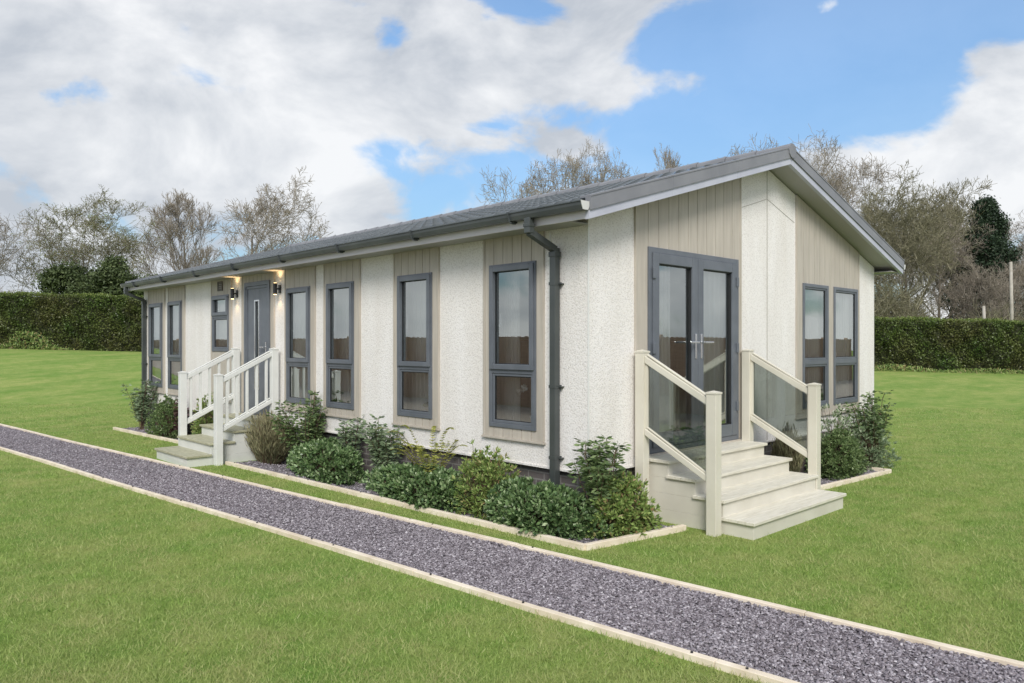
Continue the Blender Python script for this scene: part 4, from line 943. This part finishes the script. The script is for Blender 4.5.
# trees ----------------------------------------------------------------
def gen_tree(seed, spread=.55, n_limb=9, trunk_frac=.22, up=.55, multi=1, r0=.17, crown=1.0):
    """a 10 m tree: tapered trunk, limbs, branches and fine twigs"""
    rng = random.Random(seed); T = []; B = []
    def grow(p, d, L, r, lvl):
        n_ = (7, 6, 5, 3, 2, 2)[lvl]; pts = []
        for i in range(n_):
            j = (.05, .09, .11, .13, .15, .18)[lvl]
            d = (d+Vector((rng.gauss(0, j), rng.gauss(0, j), rng.gauss(0, j*.6)+(.05*up if lvl else .0)))).normalized()
            q = p+d*(L/n_); ra = r*(1-.72*i/n_); rb = r*(1-.72*(i+1)/n_)
            (T if lvl == 0 else B).append((tuple(p), tuple(q), ra, rb, lvl)); p = q; pts.append((p, d, rb))
        return pts
    def rec(p, d, L, r, lvl):
        pts = grow(p, d, L, r, lvl)
        if lvl >= 5: return
        cnt = (n_limb, 7, 6, 4, 3)[lvl]
        for k_ in range(cnt):
            f = (k_+rng.random())/cnt; f = trunk_frac+(1-trunk_frac)*f if lvl == 0 else .18+.82*f
            i = min(len(pts)-1, int(f*len(pts))); q, dq, rq = pts[i]
            ang = rng.uniform(.5, .95)*(spread/.55)*(1.2-.4*f); ref = Vector((rng.gauss(0, 1), rng.gauss(0, 1), rng.gauss(0, .6))); side = dq.cross(ref).normalized()
            nd = (dq*math.cos(ang)+side*math.sin(ang)+Vector((0, 0, up*.22))).normalized()
            LL = L*((.62-.30*f), (.60-.25*f), (.66-.22*f), (.70-.15*f), (.72-.1*f))[lvl]*rng.uniform(.75, 1.15)*(crown if lvl == 0 else 1)
            rec(q, nd, LL, max(.004, rq*.62), lvl+1)
    for m_ in range(multi):
        a = m_*2*math.pi/multi+.3; d = Vector((math.cos(a)*.26, math.sin(a)*.26, 1)).normalized() if multi > 1 else Vector((0, 0, 1))
        rec(Vector((math.cos(a)*.1*(multi > 1), math.sin(a)*.1*(multi > 1), -.3)), d, 8.2, r0/math.sqrt(multi), 0)
    zmax = sorted(b[1][2] for b in B)[-30]; k = 10/zmax
    f = lambda L_: [(tuple(Vector(a)*k), tuple(Vector(c)*k), r_*k, q_*k, v_) for a, c, r_, q_, v_ in L_]
    return f(T), f(B)
def tree_meshes(seed, **kw):
    leaf = kw.pop('leaf', None); T, B = gen_tree(seed, **kw); rng = np.random.default_rng(seed)
    mt = tubes_mesh('trunk', [t[0] for t in T], [t[1] for t in T], [t[2] for t in T], [t[3] for t in T], 8); mt.shade_smooth()
    P = np.array([b[0] for b in B]); Q = np.array([b[1] for b in B]); r0 = np.maximum([b[2] for b in B], .010); r1 = np.maximum([b[3] for b in B], .008)
    big = r0 > .03
    v1 = tubes_mesh('crown', P, Q, r0, r1, 3, np.tile(rng.random(len(B)), 3))
    ml = None
    if leaf:
        ends = np.array([b[1] for b in B if b[4] >= 4]); k_ = rng.choice(len(ends), min(leaf, len(ends)*3)); C = ends[k_]+rng.normal(0, .08, (len(k_), 3)); ml = leaf_mesh('leaves', C, rng.normal(size=(len(k_), 3)), .10, .05, None, rng)
    return mt, v1, ml
PROTO = {
 'broad': tree_meshes(1, spread=.62, n_limb=9, trunk_frac=.2, up=.5, crown=1.15),
 'upright': tree_meshes(2, spread=.42, n_limb=10, trunk_frac=.12, up=.9),
 'multi': tree_meshes(3, spread=.55, n_limb=6, trunk_frac=.15, up=.7, multi=3, crown=1.1),
 'gnarly': tree_meshes(9, spread=.72, n_limb=7, trunk_frac=.12, up=.3, multi=2, crown=1.2),
 'leafy': tree_meshes(5, spread=.62, n_limb=5, trunk_frac=.12, up=.5, multi=3, crown=1.2, leaf=4200)}
def tree(kind, px, D, height, label, rz=0, sx=1.0, olive=False, name='bare_tree', group=None):
    x, y = W(px, D); z = gz(x, y); o = empty(name, (x, y, z), rz); s = height/10.0; o.scale = (s*sx, s*sx, s); tag(o, label, 'tree', group)
    mt, mc, ml = PROTO[kind]
    for nm, me, m in (('trunk', mt, M_bark), ('crown', mc, M_twig_green if olive else M_twig), ('leaves', ml, F_young)):
        if me is None: continue
        c = bpy.data.objects.new(nm, me); COL.objects.link(c); c.parent = o
        if not me.materials: me.materials.append(m)
        c.material_slots[0].link = 'OBJECT'; c.material_slots[0].material = m
def Hm(py, D, g=1.2): return 1.72-g+(HY-py)/FPX*D
tree('leafy', 76, 46, Hm(196, 46), 'broad multi-stemmed tree with sparse young green leaves above the left hedge', .4, 1.25, True, 'spring_tree')
tree('upright', 182, 52, Hm(192, 52), 'narrow pale bare tree rising beside the left end of the roof', 1.0, .95)
tree('broad', 252, 50, Hm(172, 50), 'taller pinkish-brown bare tree behind the left part of the roof', 2.0, 1.1)
tree('broad', -22, 44, Hm(205, 44), 'bare brown tree cut by the left edge of the picture', .5, 1.1)
tree('broad', 543, 58, Hm(143, 58), 'round bare tree behind the middle of the roof, left of a pair', 3.0, .75)
tree('gnarly', 592, 60, Hm(141, 60), 'round bare tree behind the middle of the roof, right of a pair', .0, .6)
tree('upright', 671, 66, Hm(143, 66), 'small bare treetop just showing above the roof slope', 1.3, .5)
tree('gnarly', 812, 52, Hm(128, 52), 'tall twiggy bare tree behind the roof peak', 2.2, .75)
tree('broad', 862, 48, Hm(170, 48), 'spreading bare tree beyond the right end of the roof', .7, 1.15, True)
gw = 'bare trees of the wood right of the home'
WL = ['olive-barked bare tree just right of the roof end, front of the wood', 'brown bare tree in the wood between the roof end and the dark conifer', 'low olive bare tree directly left of the dark conifer', 'brown bare tree in front of the weathered pole', 'olive bare tree at the right frame edge, front of the wood', 'brown bare tree reaching in from beyond the right frame edge', 'olive many-stemmed bare tree far back, right above the end of the roof', 'narrow brown bare tree far back in the wood, left of the conifer', 'olive bare tree far back behind the dark conifer', 'brown bare tree far back, right of the dark conifer', 'narrow olive bare tree far back at the right frame edge']
for i, (px, D, py, kd) in enumerate([(905, 46, 186, 'broad'), (940, 50, 204, 'broad'), (965, 52, 236, 'upright'), (992, 45, 250, 'multi'), (1038, 46, 232, 'broad'), (1075, 50, 205, 'gnarly'), (900, 60, 176, 'multi'), (945, 62, 196, 'upright'), (972, 64, 222, 'multi'), (1022, 62, 240, 'upright'), (1055, 64, 225, 'upright')]):
    tree(kd, px, D, Hm(py, D, .9), WL[i], i*1.7, 1.0, i % 2 == 0, 'bare_tree', gw)
def evergreen(px, D, py, w, label, name, m, cone=False, seed=1, n=9000, lift=0.0):
    rng = np.random.default_rng(seed); x, y = W(px, D); z = gz(x, y); h = Hm(py, D, z); o = empty(name, (x, y, z)); tag(o, label, 'tree')
    b = MB(); b.tube([(0, 0, -.3), (.05, 0, h*.4), (0, .05, h*.92)], [.22, .14, .03], 8); b.build('trunk', M_bark, o)
    ns = n//14
    if cone:
        t = rng.random(ns)**.8; a = rng.random(ns)*2*math.pi; r_ = (w/2)*(.10+1.0*(1-t)**.75)*(.45+.55*rng.random(ns)**.5)*(1+.22*np.sin(t*26+a)+.25*np.sin(a*3+t*7))
        S = np.stack([np.cos(a)*r_, np.sin(a)*r_, h*(lift+(1-lift)*t)], 1)
    else:
        cl = rng.normal(size=(14, 3))*[w/3.6, w/4.5, h*.17]+[0, 0, h*.55]; cl[:, :2] = np.clip(cl[:, :2], -w*.36, w*.36); cl[:, 2] = np.clip(cl[:, 2], h*.2, h*.82); idx = rng.integers(0, 14, ns)
        S = cl[idx]+unit(rng.normal(size=(ns, 3)))*(rng.random((ns, 1))**.4)*w*.17
    k_ = 14; C = np.repeat(S, k_, 0)+rng.normal(0, .16, (ns*k_, 3)); 
    tn = np.clip(.5+.18*np.repeat(rng.normal(size=ns), k_)+rng.normal(0, .15, ns*k_), 0, 1)
    link('crown', leaf_mesh('crown', C, rng.normal(size=(ns*k_, 3))+[0, 0, .3], .20, .09, tn, rng), m, o)
evergreen(84, 42, 262, 3.6, 'dark green evergreen below the young-leaved tree, left of a pair', 'evergreen_tree', F_ever, False, 2, 24000)
evergreen(120, 41, 250, 3.2, 'dark green evergreen just left of the far end of the roof', 'evergreen_tree', F_ever, False, 3, 22000)
evergreen(986, 50, 201, 4.4, 'dark green conifer standing out above the bare wood', 'conifer_tree', F_conifer, True, 4, 26000, .22)
# tangled undergrowth of the wood behind both hedges
def thicket(pa, pb, D0, D1, hh, label, m, seed, n=9000):
    rng = np.random.default_rng(seed); px = rng.uniform(pa, pb, n); D = rng.uniform(D0, D1, n)
    x = CAM.x+FWD.x*D+RGT.x*D*(px-CX)/FPX; y = CAM.y+FWD.y*D+RGT.y*D*(px-CX)/FPX; z = ground(x, y)
    hz = hh*(.55+.45*np.sin(px*.05+seed)*np.sin(px*.021+1))*rng.random(n)
    P = np.stack([x, y, z+hz*.8], 1); d = unit(np.stack([rng.normal(0, .7, n), rng.normal(0, .7, n), rng.normal(.6, .5, n)], 1)); L = rng.uniform(.5, 1.9, (n, 1)); Q = P+d*L
    k_ = 3; P2 = np.concatenate([P]+[P+(Q-P)*rng.uniform(.2, .9, (n, 1)) for _ in range(k_)]); d2 = unit(np.tile(d, (k_, 1))+rng.normal(0, .6, (n*k_, 3))); Q2 = np.concatenate([Q, P2[n:]+d2*rng.uniform(.3, .9, (n*k_, 1))])
    r0 = np.concatenate([np.full(n, .022), np.full(n*k_, .011)])
    o = link('undergrowth', tubes_mesh('undergrowth', P2, Q2, r0, r0*.5, 3, np.tile(rng.random(len(P2)), 3)), m); tag(o, label, 'undergrowth', kind='stuff')
thicket(800, 1200, 40, 62, 5.6, 'tangled bare undergrowth of the wood behind the right hedge', M_twig_green, 1, 14000)
thicket(-250, 330, 44, 70, 4.4, 'bare scrub behind the left hedge', M_twig, 2, 14000)
# poles in the wood
for px, py0, py1, lab in ((1012, 262, 322, 'tall weathered pole leaning slightly at the right edge of the wood'), (985, 306, 322, 'short weathered post showing just above the right hedge')):
    D = 36; x, y = W(px, D); z = gz(x, y); h = Hm(py0, D, z); b = MB(); b.tube([(0, 0, -.2), (-.03, 0, h*.5), (-.12, 0.02, h)], [.085, .075, .065], 10)
    o = b.build('wooden_pole', M_pole, None, 0, True); o.location = (x, y, z); tag(o, lab, 'pole')
# unseen brown fences added behind the viewer for the glazing to mirror
M_fence = mat('stained fence boards', (0.34, 0.21, 0.14), 0.8); add_noise(M_fence, (0.32, 0.21, 0.145), (0.46, 0.32, 0.235), 3, 6, 0.3, 0.7, 0, None, 0.01, (4, 4, .5))
def fence(x0, y0, x1, y1, label):
    o = empty('reflection_fence', (x0, y0, 0)); tag(o, label, 'fence'); b = MB(); L = math.hypot(x1-x0, y1-y0); u = Vector((x1-x0, y1-y0, 0)).normalized(); n_ = int(L/.13)
    for i in range(n_):
        a = u*(i*.13); c = u*(i*.13+.125); hh = 1.93+.01*math.sin(i*3.3); b.beam(a+Vector((0, 0, hh/2)), c+Vector((0, 0, hh/2)), .02, hh)
    b.build('boards', M_fence, o); b = MB()
    for i in range(int(L/2.4)+1): b.box(tuple(u*(i*2.4)+Vector((-.06, -.06, 0))), tuple(u*(i*2.4)+Vector((.06, .06, 2.0))))
    b.build('posts', M_fence, o)
fence(-9.2, -9.6, -9.2, 40, 'unseen brown close-boarded fence, added to be mirrored in the long wall windows')
fence(-9.1, -9.7, 30, -9.7, 'unseen brown close-boarded fence, added to be mirrored in the gable glazing')
